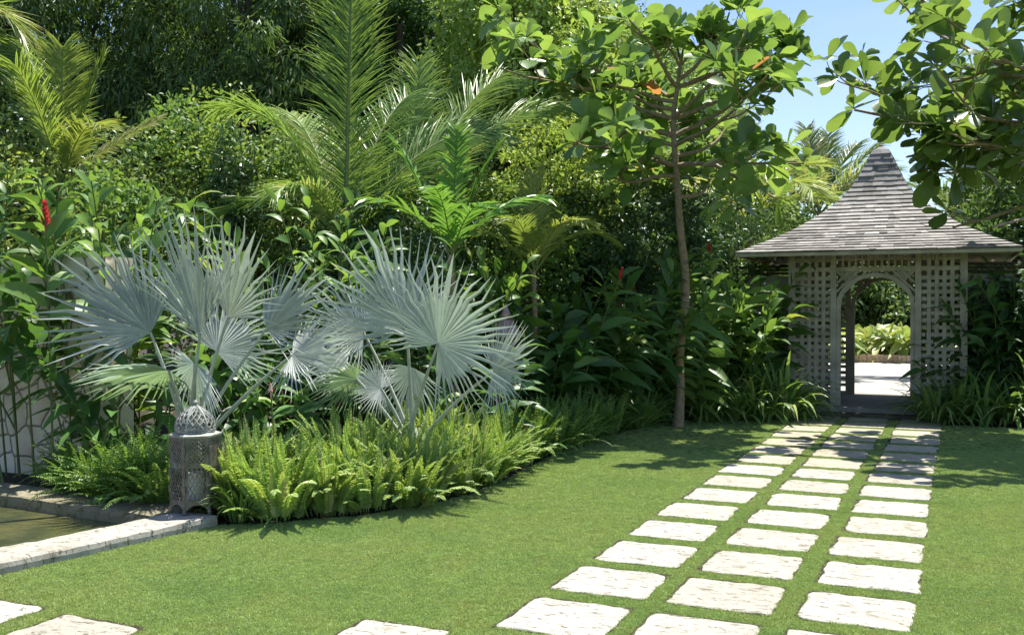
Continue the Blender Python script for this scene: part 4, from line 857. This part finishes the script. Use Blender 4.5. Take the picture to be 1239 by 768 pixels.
# ------------------------------------------------------------------ shrubs and background trees
def cloud(mb, cs, rad, n, size, T, hang=0., flat=.5, w_=.5, drp=.1):
    """n leaves round each cluster centre (K,3)"""
    K = len(cs); rad = np.broadcast_to(rad, (K,)); d = rdir(K*n); rr = rng.random(K*n)**.4; c = np.repeat(cs, n, 0); p = c+d*(rr*np.repeat(rad, n))[:, None]*np.array([1, 1, .75])
    dirs = unit(d*.7+rng.normal(size=p.shape)*.5+np.array([0, 0, -hang])); nr = unit(np.array([0, 0, flat])+d*.5+rng.normal(size=p.shape)*.5)
    L_ = size*(.7+.6*rng.random(K*n)); leaves(mb, T, p, dirs, nr, L_, L_*w_, drp, r=np.clip(np.repeat(rng.random(K), n)*.5+rng.random(K*n)*.5, 0, 1))
def tree(name, base, label, Hc, rad, K, n, size, mat, trunk=True, cr=.5, T=T_SMALL, hang=0., w_=.5, cat='tree', group=None, zmin=.0, bark='bark_dark', trunk_r=None, drp=.1):
    """crown centred at height Hc with radii rad; K leaf clusters of n leaves"""
    t = empty(name, base, label, cat, group); rad = np.array(rad, float)
    d = rdir(K); rr = rng.random(K)**.33; cs = d*(rr*(1+.30*(rng.random(K) < .12)*rng.random(K)))[:, None]*rad; cs *= (1+.18*np.sin(cs[:, :1]*2.1+cs[:, 2:]*1.7)); cs[:, 2] += Hc; cs = cs[cs[:, 2] > zmin]
    b = MB(); cloud(b, cs, cr*(.6+.7*rng.random(len(cs))), n, size, T, hang, w_=w_, drp=drp); b.build('crown' if cat == 'tree' else 'foliage', M[mat], t)
    if trunk:
        tr = trunk_r or .03*Hc; b = MB(); kk = np.linspace(0, 1, 12); tp = np.c_[.15*np.sin(kk*2.5)*tr*6, .1*np.sin(kk*4)*tr*5, kk*Hc*1.05]; tubes(b, tp, tr*(1.15-.85*kk), 9); b.build('trunk', M[bark], t, smooth=True)
        b = MB(); sel = cs[rng.permutation(len(cs))[:min(26, len(cs))]]
        for c_ in sel:
            f_ = rng.uniform(.35, .85); p0 = np.array([np.interp(f_, kk, tp[:, i]) for i in range(3)]); q_ = np.linspace(0, 1, 7)[:, None]; pp = p0*(1-q_)+c_*q_; pp[1:-1] += rng.normal(size=(5, 3))*.08*np.linalg.norm(c_-p0)*.3
            tubes(b, pp, tr*np.linspace(.4, .08, 7), 5)
        b.build('limbs', M[bark], t, smooth=True)
    return t
T_ = lambda *a, **k: tree(*a, **k)
# leafy shrubs of the middle distance
sh = [(135, 13.6, 2.6, (.9, .8, 1.5)), (190, 14.0, 2.8, (1.0, .9, 1.6)), (245, 14.2, 2.9, (1., .9, 1.6)), (345, 14.2, 2.8, (1., .9, 1.5)), (300, 14.6, 2.9, (1., .9, 1.7)), (395, 14.6, 2.6, (.9, .8, 1.5)), (150, 11.8, 1.9, (.8, .6, 1.2))]
dn = ['behind the young yellow palm', 'above the left fan palm, left side', 'directly above the left fan palm', 'left of the tall coconut frond', 'around the dark columnar bush', 'at the foot of the coconut palm', 'low behind the wall end']
for (u, Z, h, r_), ds in zip(sh, dn): T_('hedge_shrub', G(u, Z), f'bright small-leaved green shrub {ds}', h, r_, 75, 56, .085+.07*((u*7) % 5)/5, ['shrub', 'tree_l', 'shrub', 'tree_m', 'shrub', 'ginger_light'][(u//5) % 6], cat='shrub', group='small-leaved shrubs in the middle of the garden', cr=.30, T=T_SMALL if u % 2 else T_OVAL, trunk_r=.05, w_=.5)
T_('columnar_bush', G(287, 13.2), 'dark narrow glossy bush among bright shrubs above the left fan palm', 2.95, (.36, .36, .95), 40, 70, .075, 'shrub_d', cat='shrub', cr=.2, trunk_r=.04, w_=.55)
for (u, Z, h, r_, ds) in [(760, 15.6, 2.5, (1.25, .9, 1.05), 'behind the slim tree trunk'), (700, 15.2, 2.3, (1.0, .8, 1.0), 'left of the slim tree trunk'), (850, 17.2, 2.5, (1.2, .9, 1.2), 'right of the slim tree trunk')]:
    T_('glossy_shrub', G(u, Z), f'dark glossy rounded shrub {ds}', h, r_, 80, 85, .10, 'shrub_d', cat='shrub', group='dark glossy shrubs', cr=.32, trunk_r=.05, w_=.5)
for (u, Z, h, r_, m_, ds) in [(600, 14.2, 2.3, (1., .8, 1.2), 'shrub', 'below the broad-leaved palm'), (500, 14.4, 2.2, (1., .8, 1.1), 'shrub_d', 'in the shade behind the right fan palm'), (910, 19.5, 2.5, (1.4, 1., 1.1), 'shrub', 'left of the pavilion roof'), (655, 15.3, 3.2, (1.0, .8, 1.2), 'tree_l', 'pale, under the vine-covered tree'),
                            (870, 21, 3.2, (1.6, 1., 1.3), 'tree_m', 'pale, behind the yellow palm'), (460, 12.6, 2.1, (.8, .7, .9), 'shrub_d', 'at the back of the two fan palms'), (10, 12.4, 2.4, (1.2, .8, 1.5), 'tree_l', 'pale, at the left photo edge under the hanging fronds'), (40, 13.5, 3.2, (1.0, .8, 1.4), 'shrub_d', 'dark, behind the young yellow palm')]:
    T_('leafy_shrub', G(u, Z), f'mixed leafy shrub {ds}', h, r_, 70, 75, .095, m_, cat='shrub', group='mixed shrubs filling the garden', cr=.36, trunk_r=.05)
# tall trees
big = [(60, 22, 7.6, (2.6, 2.2, 4.2), 'needle', 'dark feathery tree at the upper left behind the young palm'), (185, 24, 7.0, (2.4, 2.2, 3.6), 'needle', 'dark feathery tree with sky showing through its top, upper left'),
       (300, 22, 8.0, (2.6, 2.4, 4.4), 'needle', 'densest dark feathery tree left of the tall coconut frond'), (390, 24, 8.2, (2.4, 2.2, 4.2), 'needle', 'dark feathery tree just behind the tall coconut frond'), (-50, 23, 8.5, (2.6, 2.4, 4.6), 'needle', 'dark feathery tree cut by the left photo edge')]
for u, Z, h, r_, m_, lb in big:
    T_('feathery_tree', G(u, Z), lb, h, r_, (110 if u == 185 else 180), 190, .18, m_, group='tall dark trees at the back left', cr=.62, T=T_SMALL, hang=.8, w_=.24, trunk_r=.17, drp=.2)
for u, Z, h, r_, lb in [(100, 30, 5.0, (3.5, 2.5, 4.0), 'shadowy tree low behind the young palm'), (240, 31, 5.5, (3.5, 2.5, 4.2), 'shadowy tree low behind the bright shrubs'), (400, 30, 5.5, (3.5, 2.5, 4.6), 'shadowy tree low behind the coconut palm'), (-60, 30, 6, (3.5, 2.5, 5), 'shadowy tree low at the left photo edge')]:
    T_('shade_tree', G(u, Z), lb, h, r_, 170, 150, .22, 'tree_d', group='lower dark trees at the back left', cr=.8, w_=.45)
T_('woodland_tree', G(480, 22), 'mid-green tree with a gap of blue sky beside the tall coconut frond', 7.4, (1.7, 1.8, 3.2), 120, 130, .13, 'tree_d', cr=.55, group=None)
T_('woodland_tree', G(545, 24), 'dark green tree filling the top centre behind the palms', 7.6, (2.1, 2., 3.6), 150, 150, .14, 'tree_d', cr=.6, group=None)
T_('vine_covered_tree', G(615, 19), 'pale yellow-green vine-covered tree at the top centre', 6.2, (1.5, 1.6, 3.4), 150, 190, .11, 'tree_l', cr=.48, hang=.5, w_=.6, group=None)
T_('vine_covered_tree', G(690, 19.5), 'tree hung with pale vines behind the left branches of the slim tree', 5.6, (1.3, 1.4, 2.9), 110, 170, .11, 'tree_l', cr=.48, hang=.5, w_=.6, group=None)
T_('woodland_tree', G(745, 25), 'grey-green distant tree above the slim tree branches', 6.9, (2.2, 2.0, 2.8), 130, 140, .15, 'tree_m', cr=.6, group=None)
T_('woodland_tree', G(820, 28), 'grey-green distant tree behind the crown of the slim tree', 6.0, (2.2, 2.0, 2.9), 130, 140, .16, 'tree_m', cr=.65, group=None)
T_('woodland_tree', G(700, 21), 'dark tree filling the middle behind the slim tree', 3.9, (2.4, 1.8, 2.4), 140, 140, .14, 'tree_d', cr=.6, group=None)
T_('woodland_tree', G(585, 20.5), 'dark tree low behind the broad-leaved palm', 3.9, (2.2, 1.8, 2.6), 140, 140, .14, 'tree_d', cr=.6, group=None)
T_('woodland_tree', G(880, 27), 'pale tree low behind the yellow palm left of the pavilion', 3.5, (2.6, 2.0, 2.3), 130, 130, .17, 'tree_m', cr=.65, group=None)
for u, Z, h, r_, m_, lb in [(1010, 40, 3.4, (3.2, 2.4, 3.0), 'tree_m', 'far tree seen at the left through the arch'), (1085, 41, 3.6, (3.2, 2.4, 3.2), 'tree_d', 'far tree seen in the middle through the arch'), (1150, 40, 3.4, (3.2, 2.4, 3.0), 'tree_m', 'far tree behind the right lattice'), (930, 38, 3.6, (3.4, 2.4, 3.2), 'tree_d', 'far tree behind the left eave of the pavilion')]:
    T_('far_tree', G(u, Z-3), lb, h*.72, tuple(x*.8 for x in r_), 120, 130, .22, m_, cr=.7, group='far trees across the gravel court', zmin=.3)
T_('woodland_tree', G(1225, 21.5), 'dark tree behind the wall right of the pavilion roof', 3.1, (1.6, 1.5, 1.7), 100, 130, .13, 'tree_d', cr=.5, group=None)
T_('woodland_tree', G(1290, 20), 'dark tree at the right photo edge behind the wall', 3.6, (2.0, 1.6, 2.2), 110, 130, .13, 'tree_d', cr=.55, group=None)
T_('leafy_shrub', G(1216, 14.9), 'dark bush under the right end of the pavilion eave', 1.0, (.55, .35, .9), 50, 80, .10, 'shrub_d', cat='shrub', cr=.3, trunk_r=.04)
T_('leafy_shrub', G(1262, 14.7), 'dark bush against the wall at the right photo edge', 1.1, (.8, .45, 1.0), 60, 80, .12, 'shrub_d', cat='shrub', cr=.32, trunk_r=.04)
# fallen dry leaves on the lawn
for i, (u, v, wh) in enumerate([(882, 512, 'near the lily clumps'), (895, 515, 'right of the other near the lily clumps'), (683, 536, 'in the tree shade near the ferns'), (575, 586, 'below the fern border')]):
    Z = FPX*EYE/(v-371.3); p = G(u, Z); b = MB(); leaves(b, T_OVAL, [(0, 0, 0)], [(1, .2, .15)], [(0, .3, 1)], .13, .06, .1, .6); o = b.build('fallen_leaf', M['dead']); o.location = (p[0], p[1], .035); o.rotation_euler.z = i*1.3
    tag(o, f'curled dry brown leaf on the lawn {wh}', 'leaf', 'dry leaves on the lawn')
